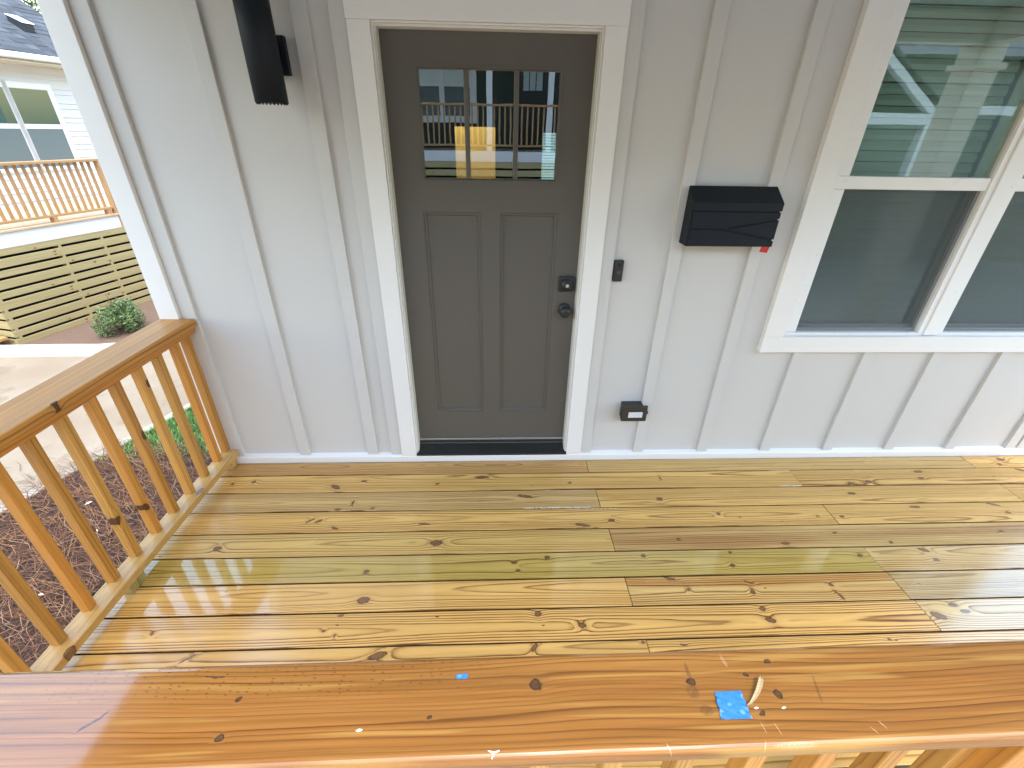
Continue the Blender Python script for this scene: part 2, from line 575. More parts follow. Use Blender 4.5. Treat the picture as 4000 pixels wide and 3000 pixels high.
o = put("pine_straw", blade_mesh("pine_straw", sp), ST)
o["kind"] = "stuff"
tag(o, "brown pine straw mulch lying beside the porch railing", "pine straw")
gr = [flat("grass_a", (0.12, 0.29, 0.06), 0.6, 0.2), flat("grass_b", (0.07, 0.19, 0.04), 0.6, 0.2), flat("grass_c", (0.21, 0.35, 0.09), 0.6, 0.2)]
sp = []
while len(sp) < 16000:
    yv = rs.uniform(1.25, 4.6)
    xv = rs.uniform(edge_x(4.6) - 1.8, -1.75)
    if xv < edge_x(yv) + 0.1 or (yv < 1.55 and rs.random() > (yv - 1.2) * 2.4):
        continue
    a = rs.uniform(0, 2 * math.pi)
    hgt = rs.uniform(0.03, 0.062)
    l_ = rs.uniform(0.008, 0.04)
    sp.append((Vector((xv, yv, GZ + 0.014)), [Vector((math.cos(a) * l_ * 0.4, math.sin(a) * l_ * 0.4, hgt * 0.65)), Vector((math.cos(a) * l_, math.sin(a) * l_, hgt))],
               rs.uniform(0.004, 0.008), rs.choice((0, 0, 1, 2))))
o = put("lawn_grass", blade_mesh("lawn_grass", sp), gr)
o["kind"] = "stuff"
tag(o, "short green grass between the drive and the house wall", "grass")
# pale paint chips lying in the straw
mb = MB()
for k in range(26):
    xv, yv = rs.uniform(-3.6, -1.75), rs.uniform(-1.4, 1.1)
    if xv < edge_x(yv) + 0.2:
        continue
    a, s1 = rs.uniform(0, 6.28), rs.uniform(0.010, 0.026)
    c, s_ = math.cos(a) * s1, math.sin(a) * s1
    z0 = GZ + 0.075
    mb.prism([(xv + c, yv + s_, z0), (xv - s_ * 0.5, yv + c * 0.5, z0 + 0.004), (xv - c, yv - s_, z0 + 0.002), (xv + s_ * 0.6, yv - c * 0.6, z0 + 0.006)], (0, 0, 0.002))
o = put("paint_chips", mb.mesh("paint_chips"), flat("chip_white", (0.75, 0.70, 0.62), 0.6))
o["kind"] = "stuff"
tag(o, "pale paint chips and wood flakes scattered in the straw", "chips")

# ------------------------------------------------------------------ THE HOUSE
house = wthing("house", "light grey board and batten house with white trim and covered porch", "house", (1.0, 0.0, GZ))
XL, XR = -1.62, 3.82
ZT = 2.62
# wall sheet with a door and a window opening
xs_ = [XL, -0.462, 0.462, 1.60, 3.28, XR]
zs_ = [-0.35, 0.02, 0.83, 2.158, 2.40, ZT + 0.3]
mb = MB()
for yq in (0.0, 0.13):
    V = {(i, j): mb.bm.verts.new((xs_[i], yq, zs_[j])) for i in range(6) for j in range(6)}
    for i in range(5):
        for j in range(5):
            if i == 1 and 1 <= j <= 2:
                continue
            if i == 3 and 2 <= j <= 3:
                continue
            mb._f([V[i, j], V[i + 1, j], V[i + 1, j + 1], V[i, j + 1]])
put("wall_panel", mb.mesh("wall_panel"), M_wall, house)
# opening reveals
pbox("wall_reveal", -0.475, -0.4621, 0.0015, 0.128, 0.0, 2.157, M_jamb, house, 0)
pbox("wall_reveal", 0.4621, 0.475, 0.0015, 0.128, 0.0, 2.157, M_jamb, house, 0)
BW = 0.062


def batten(xl, z0=0.046, z1=2.615, wdt=BW, th=0.019):
    return pbox("batten", xl, xl + wdt, -th, 0.001, z0, z1, M_wall, house, 0.0018, 2)


for xl in (-1.165, -0.757, -0.6145):
    batten(xl)
batten(-1.5715, wdt=0.071)
batten(0.5505, wdt=0.061)
batten(0.882)
batten(1.2884)
for k in range(2, 6):
    batten(0.882 + 0.4064 * k, 0.046, 0.7365)
batten(0.882 + 0.4064 * 6, 0.046, 0.7365)
batten(3.40)
pbox("corner_board", -1.668, -1.5735, -0.041, 0.0, 0.0, 2.615, M_white, house, 0.002, 2)
pbox("corner_board", 3.748, 3.866, -0.041, 0.0, 0.0, 2.615, M_white, house, 0.002, 2)
# skirt board with a weathered sloping top
mb = MB()
mb.prism([(-1.57, -0.031, -0.004), (-1.57, -0.031, 0.036), (-1.57, -0.027, 0.040), (-1.57, 0.0, 0.048), (-1.57, 0.0, -0.004)], (5.315, 0, 0))
put("skirt_board", mb.mesh("skirt_board"), M_white, house)
# door casing
pbox("door_casing", -0.549, -0.459, -0.0325, 0.0, 0.0425, 2.152, M_white, house, 0.002, 2)
pbox("door_casing", 0.459, 0.549, -0.0325, 0.0, 0.0425, 2.152, M_white, house, 0.002, 2)
pbox("door_casing", -0.5505, 0.5505, -0.0335, 0.0, 2.1525, 2.36, M_white, house, 0.002, 2)
# brick mould and jamb
for sg in (-1, 1):
    a, b = sorted((sg * 0.4585, sg * 0.4505))
    pbox("door_moulding", a, b, -0.022, 0.02, 0.05, 2.145, M_white, house, 0.002, 2)
    a, b = sorted((sg * 0.4500, sg * 0.4440))
    pbox("door_jamb", a, b, -0.012, 0.12, 0.06, 2.1385, M_jamb, house, 0.001)
pbox("door_moulding", -0.4585, 0.4585, -0.0215, 0.02, 2.1455, 2.152, M_white, house, 0.002, 2)
pbox("door_jamb", -0.4495, 0.4495, -0.0125, 0.12, 2.1355, 2.145, M_jamb, house, 0.001)
# threshold
mb = MB()
mb.prism([(-0.461, -0.0335, 0.0405), (-0.461, -0.0335, 0.052), (-0.461, 0.030, 0.092), (-0.461, 0.034, 0.104), (-0.461, 0.125, 0.104), (-0.461, 0.125, 0.0405)], (0.922, 0, 0))
thr = put("threshold", mb.mesh("threshold", 0.002, 1), M_sill, house)

# door leaf: frame with three lights over two panels, all in its own sub-parts
DY = 0.045
door = None
mb = MB()
zb, zt_, xl_, xr_ = 0.112, 2.136, -0.4437, 0.4437
LG = (-0.312, 0.314, 1.576, 2.021)                 # light opening
PL = [(-0.320, -0.045, 0.314, 1.4435), (0.047, 0.327, 0.314, 1.4435)]
gx = sorted({xl_, -0.320, -0.312, -0.045, 0.047, 0.314, 0.327, xr_})
gz = sorted({zb, 0.314, 1.4435, 1.576, 2.021, zt_})


def hole(x, z):
    if LG[0] < x < LG[1] and LG[2] < z < LG[3]:
        return True
    return any(a < x < b and c < z < d for a, b, c, d in PL)


VV = {}


def gv(x, z, y):
    k = (round(x, 5), round(z, 5), round(y, 5))
    if k not in VV:
        VV[k] = mb.bm.verts.new((x, y, z))
    return VV[k]


for i in range(len(gx) - 1):
    for j in range(len(gz) - 1):
        cx_, cz_ = (gx[i] + gx[i + 1]) / 2, (gz[j] + gz[j + 1]) / 2
        if hole(cx_, cz_):
            continue
        mb._f([gv(gx[i], gz[j], DY), gv(gx[i + 1], gz[j], DY), gv(gx[i + 1], gz[j + 1], DY), gv(gx[i], gz[j + 1], DY)])
# edges of the leaf
for (p, q) in (((xl_, zb), (xr_, zb)), ((xr_, zb), (xr_, zt_)), ((xr_, zt_), (xl_, zt_)), ((xl_, zt_), (xl_, zb))):
    mb.poly([(p[0], DY, p[1]), (p[0], DY + 0.044, p[1]), (q[0], DY + 0.044, q[1]), (q[0], DY, q[1])])


def rim(a, b, c, d, steps):
    """stepped moulding running in from the rectangle edge: steps of (inset, depth)"""
    prev = (0.0, 0.0)
    for ins, dep in steps:
        P0 = [(a + prev[0], c + prev[0]), (b - prev[0], c + prev[0]), (b - prev[0], d - prev[0]), (a + prev[0], d - prev[0])]
        P1 = [(a + ins, c + ins), (b - ins, c + ins), (b - ins, d - ins), (a + ins, d - ins)]
        for k in range(4):
            m = (k + 1) % 4
            mb.poly([(P0[k][0], DY + prev[1], P0[k][1]), (P0[m][0], DY + prev[1], P0[m][1]), (P1[m][0], DY + dep, P1[m][1]), (P1[k][0], DY + dep, P1[k][1])])
        prev = (ins, dep)


for a, b, c, d in PL:
    rim(a, b, c, d, [(0.004, 0.007), (0.013, 0.008), (0.018, 0.016)])
rim(*LG, [(-0.0001, -0.004), (0.008, -0.004), (0.014, 0.004), (0.014, 0.030)])
door = put("front_door", mb.mesh("front_door"), M_door, house)
for a, b, c, d in PL:
    pbox("panel", a + 0.0165, b - 0.0165, DY + 0.0158, DY + 0.03, c + 0.0165, d - 0.0165, M_door, door, 0)
for a, b in ((-0.110, -0.089), (0.105, 0.127)):
    pbox("muntin", a, b, DY - 0.002, DY + 0.028, LG[2] + 0.012, LG[3] - 0.012, M_door, door, 0.004, 2)


def glass(name, refl=0.11, tint=(0.75, 0.80, 0.78), rough=0.0):
    t = NT(name)
    tr = t.n("ShaderNodeBsdfTransparent")
    tr.inputs[0].default_value = tint + (1,)
    gl = t.n("ShaderNodeBsdfGlossy")
    gl.inputs["Roughness"].default_value = rough
    gl.inputs["Color"].default_value = (0.95, 0.97, 1.0, 1)
    lw = t.n("ShaderNodeLayerWeight")
    lw.inputs[0].default_value = 0.5
    f = t.mth('ADD', t.mth('MULTIPLY', t.mth('POWER', lw.outputs["Facing"], 5.0), 1 - refl), refl)
    mx = t.n("ShaderNodeMixShader")
    t.put(mx.inputs[0], f)
    t.t.links.new(tr.outputs[0], mx.inputs[1])
    t.t.links.new(gl.outputs[0], mx.inputs[2])
    t.t.links.new(mx.outputs[0], t.out.inputs[0])
    # slight waviness of real panes
    bp = t.n("ShaderNodeBump")
    bp.inputs["Strength"].default_value = 0.03
    bp.inputs["Distance"].default_value = 0.01
    t.put(bp.inputs["Height"], t.noise(t.obj(), 3.0, 2.0))
    t.t.links.new(bp.outputs[0], gl.inputs["Normal"])
    return t.m


M_dglass = glass("door_glass", 0.17, (0.62, 0.66, 0.66))
for a, b in ((-0.298, -0.1105), (-0.0885, 0.1045), (0.1275, 0.300)):
    pbox("pane", a, b, DY + 0.012, DY + 0.016, LG[2] + 0.0142, LG[3] - 0.0142, M_dglass, door, 0)
pbox("door_sweep", xl_, xr_, DY - 0.004, DY + 0.002, 0.105, 0.117, M_silver, door, 0.001)
# dead bolt
mb = MB()
mb.box(0.351, 0.433, DY - 0.020, DY, 1.060, 1.138)
lk = put("deadbolt", mb.mesh("deadbolt", 0.008, 3), M_blackp, door)
mb = MB()
mb.lathe([(0.029, 0.001), (0.029, -0.010), (0.024, -0.016), (0.018, -0.020), (0.016, -0.024), (0.013, -0.024)], 28, (0.392, DY - 0.018, 1.098), 'y')
put("lock_cylinder", mb.mesh("lock_cylinder"), M_blackp, door)
mb = MB()
mb.lathe([(0.0085, 0.0), (0.0085, -0.003), (0.006, -0.004)], 18, (0.392, DY - 0.042, 1.098), 'y')
mb.box(0.391, 0.393, DY - 0.0468, DY - 0.0455, 1.093, 1.103)
put("keyway", mb.mesh("keyway"), M_silver, door)
mb = MB()
mb.lathe([(0.034, 0.0), (0.034, -0.006), (0.030, -0.011), (0.017, -0.013), (0.013, -0.022), (0.016, -0.030), (0.025, -0.036), (0.0295, -0.046), (0.029, -0.056), (0.024, -0.064), (0.012, -0.068), (0.003, -0.069)], 36, (0.391, DY, 0.958), 'y')
put("door_knob", mb.mesh("door_knob", smooth=True), flat("knob_black", (0.014, 0.016, 0.019), 0.45, 0.05), door)

# ---- the mulled pair of windows
WZ0, WZ1 = 0.83, 2.40
M_sash = flat("vinyl_white", (0.83, 0.805, 0.80), 0.3, 0.01)
M_wglass = glass("window_glass", 0.16, (0.80, 0.90, 0.86))
mb = MB()
pbox("window_casing", 1.484, 1.588, -0.033, 0.0, 0.8305, 2.398, M_white, house, 0.002, 2)
pbox("window_casing", 3.292, 3.396, -0.033, 0.0, 0.8305, 2.398, M_white, house, 0.002, 2)
pbox("window_casing", 1.4835, 3.3965, -0.0335, 0.0, 0.738, 0.830, M_white, house, 0.002, 2)
pbox("window_casing", 1.4835, 3.3965, -0.0335, 0.0, 2.3985, 2.50, M_white, house, 0.002, 2)
pbox("window_mullion", 2.398, 2.478, -0.014, 0.09, WZ0 + 0.004, WZ1 - 0.004, M_sash, house, 0.003, 2)
t = NT("insect_screen")
_o = t.obj()
tr = t.n("ShaderNodeBsdfTransparent")
df = t.n("ShaderNodeBsdfDiffuse")
_sn = t.noise(t.vm('MULTIPLY', _o, (90, 1, 260)), 1.0, 3.0, 0.7)
_sc = t.mix(t.rng(_sn, 0.66, 0.80, 0.0, 0.65), (0.125, 0.14, 0.145), (0.45, 0.47, 0.48))
t.put(df.inputs[0], _sc)
mx = t.n("ShaderNodeMixShader")
mx.inputs[0].default_value = 0.38
t.t.links.new(tr.outputs[0], mx.inputs[1])
t.t.links.new(df.outputs[0], mx.inputs[2])
t.t.links.new(mx.outputs[0], t.out.inputs[0])
M_screen = t.m
M_screenf = flat("screen_frame", (0.20, 0.20, 0.215), 0.5)
M_blind = flat("blind_slat", (0.50, 0.53, 0.47), 0.5, 0.04)
for wi, (a, b) in enumerate(((1.590, 2.398), (2.478, 3.290))):
    win = pbox("window", a, a + 0.030, -0.006, 0.10, WZ0, WZ1, M_sash, house, 0.002)       # left frame leg carries the rest
    pbox("frame", b - 0.030, b, -0.006, 0.10, WZ0, WZ1, M_sash, win, 0.002)
    pbox("frame", a + 0.0302, b - 0.0302, -0.0055, 0.10, WZ0, WZ0 + 0.016, M_sash, win, 0.002)
    pbox("frame", a + 0.0302, b - 0.0302, -0.0055, 0.10, WZ1 - 0.03, WZ1, M_sash, win, 0.002)
    gl, gr_ = (1.675, 2.366) if wi == 0 else (2.505, 3.205)
    # upper sash (outer), lower sash behind the screen
    pbox("sash_rail", a + 0.0305, b - 0.0305, 0.0, 0.036, 1.572, 1.628, M_sash, win, 0.003, 2)
    pbox("sash_rail", a + 0.0305, b - 0.0305, 0.001, 0.036, 2.33, WZ1 - 0.0305, M_sash, win, 0.003, 2)
    pbox("sash_stile", a + 0.0305, gl, 0.002, 0.036, 1.6285, 2.3295, M_sash, win, 0.003, 2)
    pbox("sash_stile", gr_, b - 0.0305, 0.002, 0.036, 1.6285, 2.3295, M_sash, win, 0.003, 2)
    pbox("pane", gl, gr_, 0.020, 0.024, 1.6285, 2.3295, M_wglass, win, 0)
    pbox("sash_stile", a + 0.0305, gl, 0.003, 0.030, WZ0 + 0.0165, 1.5715, M_sash, win, 0.003, 2)
    pbox("sash_stile", gr_, b - 0.0305, 0.003, 0.030, WZ0 + 0.0165, 1.5715, M_sash, win, 0.003, 2)
    pbox("pane", gl, gr_, 0.056, 0.060, WZ0 + 0.045, 1.5715, M_wglass, win, 0)
    pbox("sash_rail", gl, gr_, 0.044, 0.075, WZ0 + 0.0165, WZ0 + 0.0455, M_sash, win, 0.002)
    sc = pbox("screen", gl + 0.001, gr_ - 0.001, 0.0260, 0.0268, WZ0 + 0.0165, 1.5715, M_screen, win, 0)
    pbox("screen_frame", gl + 0.0005, gr_ - 0.0005, 0.0215, 0.0285, WZ0 + 0.017, WZ0 + 0.036, M_screenf, win, 0.001)
    pbox("screen_frame", gr_ - 0.018, gr_ - 0.0006, 0.0215, 0.0285, WZ0 + 0.0365, 1.5712, M_screenf, win, 0.001)
    bl = wthing("window_blind", ("white slatted blind closed behind the left hand window sash, nearer the door" if wi == 0 else "white slatted blind behind the right hand window at the picture edge"), "blind", ((a + b) / 2, 0.12, WZ1), "blinds in the window pair")
    pbox("head_rail", a + 0.035, b - 0.035, 0.098, 0.150, WZ1 - 0.075, WZ1 - 0.03, M_blind, bl, 0.003)
    smesh = MB().prism([(-(b - a) / 2 + 0.036, -0.008, -0.0205), (-(b - a) / 2 + 0.036, -0.010, 0.0), (-(b - a) / 2 + 0.036, -0.001, 0.0215), (-(b - a) / 2 + 0.036, 0.001, 0.0215), (-(b - a) / 2 + 0.036, -0.007, 0.0), (-(b - a) / 2 + 0.036, -0.005, -0.0205)], ((b - a) - 0.072, 0, 0)).mesh("slat")
    zq = WZ1 - 0.10
    while zq > WZ0 + 0.05:
        put("slat", smesh, M_blind, bl, ((a + b) / 2, 0.125 + rs.uniform(-0.001, 0.001), zq + rs.uniform(-0.001, 0.001)), (rs.uniform(-0.02, 0.02), 0, 0))
        zq -= 0.0455

# ---- side walls, back, and porch roof
M_side = M_wall
pbox("side_wall", XL, XL + 0.12, 0.131, 9.0, -0.35, 2.9, M_wall, house, 0)
pbox("side_wall", XR - 0.12, XR, 0.131, 9.0, -0.35, 2.9, M_wall, house, 0)
pbox("side_wall", XL + 0.121, XR - 0.121, 8.88, 9.0, -0.35, 2.9, M_wall, house, 0)
M_found = flat("foundation_block", (0.32, 0.31, 0.29), 0.9, 0.15, 8, 0.4, 60)
pbox("foundation", XL + 0.02, XR - 0.02, 0.02, 8.9, GZ - 0.05, -0.351, M_found, house, 0)
pbox("porch_ceiling", -1.72, 3.86, -1.93, -0.001, 2.62, 2.66, M_ceil, house, 0)
pbox("porch_beam", -1.722, 3.862, -1.935, -1.785, 2.42, 2.619, M_white, house, 0.003)
pbox("porch_beam", -1.721, -1.591, -1.7845, -0.05, 2.42, 2.619, M_white, house, 0.003)
pbox("porch_beam", 3.721, 3.861, -1.7845, -0.05, 2.42, 2.619, M_white, house, 0.003)
M_shing = NT("roof_shingle")
_o = M_shing.obj()
_br = M_shing.n("ShaderNodeTexBrick")
M_shing.put(_br.inputs["Vector"], _o)
_br.inputs["Color1"].default_value = (0.055, 0.060, 0.070, 1)
_br.inputs["Color2"].default_value = (0.095, 0.102, 0.115, 1)
_br.inputs["Mortar"].default_value = (0.03, 0.032, 0.036, 1)
_br.inputs["Scale"].default_value = 1.0
_br.inputs["Brick Width"].default_value = 0.33
_br.inputs["Row Height"].default_value = 0.14
_br.inputs["Mortar Size"].default_value = 0.006
M_shing.put(M_shing.b.inputs["Base Color"], M_shing.mix(M_shing.noise(_o, 70, 3), _br.outputs[0], (0.14, 0.15, 0.165)))
M_shing.set(Roughness=0.9)
M_shing.bump(M_shing.noise(_o, 150, 2), 0.5, 0.004)
M_shing = M_shing.m
mb = MB()
mb.prism([(-1.905, -2.32, 2.665), (-1.905, -2.32, 2.78), (-1.905, 4.5, 5.4), (-1.905, 9.4, 3.4), (-1.905, 9.4, 3.25), (-1.905, 4.5, 5.2), (-1.905, 0.2, 3.6), (-1.905, 0.1, 2.665)], (6.0, 0, 0))
put("roof", mb.mesh("roof"), M_shing, house)
for cx_ in (-1.668, 3.786):
    c = pbox("porch_column", cx_ - 0.10, cx_ + 0.10, -1.96, -1.76, 0.0, 2.4195, M_white, house, 0.003)
    pbox("column_cap", cx_ - 0.13, cx_ + 0.13, -1.99, -1.73, 2.26, 2.30, M_white, c, 0.004)
    pbox("column_base", cx_ - 0.12, cx_ + 0.12, -1.98, -1.74, 0.0, 0.14, M_white, c, 0.004)

# ---- what the door glass shows of the hall: dark rooms, a warmly lit doorway, a far window with blinds
pbox("interior_floor", -1.49, 3.69, 0.14, 8.85, 0.02, 0.05, flat("hall_floor", (0.16, 0.11, 0.07), 0.4), house, 0)
pbox("interior_ceiling", -1.49, 3.69, 0.14, 8.85, 2.50, 2.55, M_room, house, 0)
pbox("interior_wall", 1.20, 1.26, 0.35, 4.0, 0.051, 2.499, M_room, house, 0)
M_room2 = flat("room_paint_warm", (0.74, 0.58, 0.26), 0.7)
# partition at y=4 with a doorway
for (a, b, c, d) in ((-1.49, -0.453, 0.051, 2.499), (0.040, 0.620, 0.051, 2.499), (0.835, 1.19, 0.051, 2.499)):
    pbox("interior_wall", a, b, 4.0, 4.08, c, d, M_room, house, 0)
pbox("interior_wall", -0.4525, 0.0395, 4.0, 4.08, 1.833, 2.499, M_room, house, 0)
pbox("interior_wall", 0.6205, 0.8345, 4.0, 4.08, 1.783, 2.499, M_room, house, 0)
pbox("interior_wall", 0.6205, 0.8345, 4.0, 4.08, 0.051, 1.10, M_room, house, 0)
# warm room behind the doorway
pbox("interior_wall", -1.2, 0.5, 5.6, 5.66, 0.051, 2.499, M_room2, house, 0)
pbox("interior_wall", -1.26, -1.2, 4.09, 5.66, 0.051, 2.499, M_room2, house, 0)
pbox("interior_wall", 0.5, 0.56, 4.09, 5.66, 0.051, 2.499, M_room2, house, 0)
lamp = wthing("ceiling_lamp", "small warm ceiling lamp lighting the room behind the hall doorway", "lamp", (-0.35, 4.9, 2.5))
mb = MB()
mb.lathe([(0.10, 0.0), (0.12, -0.02), (0.11, -0.06), (0.06, -0.085), (0.01, -0.09)], 24)
t = NT("lamp_glass")
t.set(Emission_Color=(1.0, 0.78, 0.45), Emission_Strength=6.0)
put("lamp_shade", mb.mesh("lamp_shade"), t.m, lamp, (-0.35, 4.9, 2.498))
ld = bpy.data.lights.new("lamp_bulb", 'POINT')
ld.energy = 12
ld.color = (1.0, 0.78, 0.42)
ld.shadow_soft_size = 0.08
lo = bpy.data.objects.new("lamp_bulb", ld)
COL.objects.link(lo)
lo.parent = lamp
lo.location = (0, 0, -0.25)
# blind of the far window, given a glow in place of daylight
pbox("interior_wall", 0.561, 1.19, 5.6, 5.66, 0.051, 1.05, M_room, house, 0)
fb = wthing("far_window_blind", "glowing slatted blind seen through the right pane of the front door", "blind", (0.73, 4.12, 1.8))
t = NT("glowing_blind")
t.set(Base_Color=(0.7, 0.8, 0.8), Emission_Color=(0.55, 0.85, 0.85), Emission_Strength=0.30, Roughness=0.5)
zq = 1.775
bm_ = MB().box(-0.10, 0.10, -0.003, 0.003, -0.011, 0.011).mesh("slat")
while zq > 1.11:
    put("slat", bm_, t.m, fb, (0.727, 4.10, zq), (0.3, 0, 0))
    zq -= 0.032

# ------------------------------------------------------------------ DECK
deck = bpy.data.objects.new("porch_floor", None)
COL.objects.link(deck)
deck["kind"] = "structure"
deck.location = (1.1, -0.95, 0.0)
ORG[deck] = Vector((1.1, -0.95, 0.0))
PITCH = 0.1467
Y0 = -0.152
LIGHT, DARK = (0.69, 0.405, 0.125), (0.165, 0.055, 0.011)
KN = """-0.891,-0.254,0.036,0.018,-30;-0.741,-0.207,0.023,0.010,10;-0.316,-0.237,0.013,0.010;-0.060,-0.185,0.054,0.014,0;-1.370,-0.202,0.017,0.014;0.454,-0.243,0.015,0.008,20;0.187,-0.350,0.055,0.013,-12;-0.758,-0.382,0.008,0.022,-8;-0.827,-0.432,0.022,0.010;-0.643,-0.426,0.016,0.009,15;-0.943,-0.509,0.028,0.009,40;-0.899,-0.514,0.024,0.010,28;-0.803,-0.562,0.024,0.010,-22;-0.350,-0.544,0.040,0.008,-5;0.474,-0.568,0.048,0.012,-12;0.631,-0.539,0.020,0.013;-1.325,-0.681,0.024,0.018;-0.274,-0.669,0.037,0.023;-0.577,-0.829,0.014,0.012;0.107,-0.793,0.014,0.011;0.124,-0.840,0.010,0.009;0.268,-0.770,0.016,0.012;-0.555,-0.976,0.034,0.020,10;0.198,-1.058,0.019,0.016;0.376,-1.113,0.022,0.015,-15;-0.682,-1.110,0.011,0.007;-0.630,-1.132,0.006,0.008;0.172,-1.200,0.026,0.012,50;-0.439,-1.216,0.050,0.017,14;-0.630,-1.045,0.016,0.006;-1.481,-0.220,0.008,0.014;1.000,-0.217,0.008,0.020;0.939,-0.386,0.021,0.017;2.127,-0.275,0.020,0.010;2.241,-0.265,0.029,0.016;2.585,-0.242,0.025,0.012;3.252,-0.075,0.024,0.009;3.280,-0.177,0.035,0.014,-20;2.066,-0.363,0.030,0.012;1.224,-0.504,0.016,0.012;1.758,-0.531,0.014,0.008;1.889,-0.541,0.015,0.010;2.813,-0.466,0.040,0.009,-18;2.837,-0.526,0.019,0.010;0.943,-0.672,0.013,0.011;1.477,-0.711,0.026,0.012;1.774,-0.648,0.013,0.008;2.019,-0.714,0.013,0.008;2.664,-0.658,0.018,0.010;0.735,-0.771,0.013,0.011;1.170,-0.761,0.011,0.009;1.145,-0.834,0.014,0.013;1.801,-0.792,0.019,0.010;2.148,-0.766,0.034,0.014,-20;0.821,-0.900,0.034,0.010,-15;0.884,-0.962,0.010,0.009;1.177,-0.928,0.025,0.006,-20;1.172,-0.975,0.018,0.012,70;1.551,-0.950,0.012,0.009;1.555,-1.003,0.030,0.009,-70;1.963,-0.955,0.011,0.005;1.172,-1.059,0.020,0.014;1.180,-1.112,0.026,0.015,-10;1.917,-1.110,0.040,0.021,-20;0.771,-1.205,0.017,0.006;0.610,-1.192,0.010,0.007;1.626,-1.207,0.014,0.006;-1.16,-1.206,0.040,0.007,35;-1.36,-1.105,0.012,0.009"""
KNOTS = [tuple(float(q) for q in k.split(",")) for k in KN.split(";")]
XA, XB = -1.665, 3.86
ROWS = []
for n in range(13):
    ytop = -0.034 if n == 0 else Y0 - PITCH * (n - 1)
    ybot = Y0 - PITCH * n
    if n == 6:
        js = [0.613, 1.862, 3.1]
    elif n % 2 == 0:
        js = [0.585 + 0.005 * n, 3.02]
    else:
        js = [1.815 + 0.008 * n]
    ROWS.append((ytop, ybot, [XA] + js + [XB]))
# (row, piece): overrides
SPEC = {
    (0, 0): dict(light=(0.54, 0.30, 0.10), dark=(0.24, 0.088, 0.028), pith=(0.02, -0.020), wob=0.06, contrast=0.9, freq=1.6, rough=0.34, flatmin=0.85, ring=0.0095),
    (0, 1): dict(light=(0.60, 0.37, 0.13), contrast=0.6, paint=[(-0.9, 3.2, 0.058, 0.40)]),
    (1, 0): dict(paint=[(1.5, 2.3, 0.068, 0.42), (1.5, 2.4, -0.068, 0.42)]),
    (2, 0): dict(paint=[(0.7, 1.15, 0.068, 0.42), (0.6, 1.15, -0.068, 0.42)], light=(0.62, 0.39, 0.15), pith=(0.0, -0.03)),
    (3, 0): dict(paint=[(0.2, 0.7, 0.068, 0.42)], pith=(0.01, -0.06)),
    (4, 0): dict(pith=(0.0, -0.04), ring=0.0075, contrast=1.1, light=(0.63, 0.395, 0.125)),
    (4, 1): dict(light=(0.56, 0.36, 0.13), dark=(0.25, 0.11, 0.04), tint=((0.70, 0.52, 0.46), 0.75)),
    (5, 0): dict(light=(0.56, 0.375, 0.11), dark=(0.24, 0.125, 0.03), tint=((0.84, 0.88, 0.66), 0.8), coat=0.8, rough=0.07, rvar=0.02, pith=(0.0, -0.05), slope=0.004),
    (5, 1): dict(light=(0.62, 0.40, 0.15), rough=0.16, coat=0.6),
    (6, 0): dict(coat=0.8, rough=0.08, rvar=0.03, pith=(0.02, -0.045), ring=0.0075, contrast=1.1),
    (6, 1): dict(light=(0.60, 0.39, 0.14), tint=((0.80, 0.56, 0.38), 0.7), pith=(0.0, -0.035)),
    (6, 2): dict(light=(0.48, 0.33, 0.13), rough=0.12, rvar=0.03, coat=1.0),
    (7, 0): dict(pith=(-0.01, -0.05), ring=0.0068, rough=0.2, coat=0.4),
    (7, 1): dict(rough=0.14, rvar=0.04, light=(0.60, 0.42, 0.17), coat=1.0),
    (8, 0): dict(rough=0.2, coat=0.5), (8, 1): dict(rough=0.14, coat=0.8),
}
for n, (yt, yb, xsx) in enumerate(ROWS):
    for k in range(len(xsx) - 1):
        xa, xb = xsx[k] + 0.0012, xsx[k + 1] - 0.0012
        W = (yt - yb) - 0.0078
        cx_, cy_ = (xa + xb) / 2, (yt + yb) / 2
        rnd = random.Random(n * 17 + k * 5 + 3)
        kn = [(q[0] - cx_, q[1] - cy_, q[2] * 0.78, q[3] * 0.78) + tuple(q[4:]) for q in KNOTS if xa < q[0] < xb and yb < q[1] < yt]
        if n > 8 or xb > 3.5:
            kn += [(rnd.uniform(-1, 1) * (xb - xa) * 0.45, rnd.uniform(-0.05, 0.05), rnd.uniform(0.012, 0.03), rnd.uniform(0.008, 0.015)) for _ in range(2)]
        f = rnd.uniform(0.93, 1.07)
        args = dict(light=tuple(c * f for c in LIGHT), dark=tuple(c * f for c in DARK), ring=rnd.uniform(0.0055, 0.0078), wob=rnd.uniform(0.012, 0.028), freq=rnd.uniform(0.45, 0.8),
                    pith=(rnd.choice((-1, 1)) * rnd.uniform(0.0, 0.07), rnd.uniform(-0.08, -0.035)), slope=rnd.uniform(-0.010, 0.010), rough=0.26, rvar=0.07)
        if n < 5:
            args['spec'] = 0.36
        args.update(SPEC.get((n, k), {}))
        m = wood("deck_pine_%d_%d" % (n, k), n * 3.7 + k * 1.9, knots=kn, speck=0.9, side_dark=0.0125, **args)
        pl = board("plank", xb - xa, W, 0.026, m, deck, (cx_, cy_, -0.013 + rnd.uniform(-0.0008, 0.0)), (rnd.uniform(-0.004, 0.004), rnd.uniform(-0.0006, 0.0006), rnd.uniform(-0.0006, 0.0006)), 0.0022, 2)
M_frame = wood("deck_frame_pine", 77.0, (0.36, 0.29, 0.14), (0.2, 0.14, 0.06), contrast=0.5)
board("rim_joist", 1.86, 0.19, 0.038, M_frame, deck, (-1.635, -0.98, -0.125), (math.pi / 2, 0, math.pi / 2))
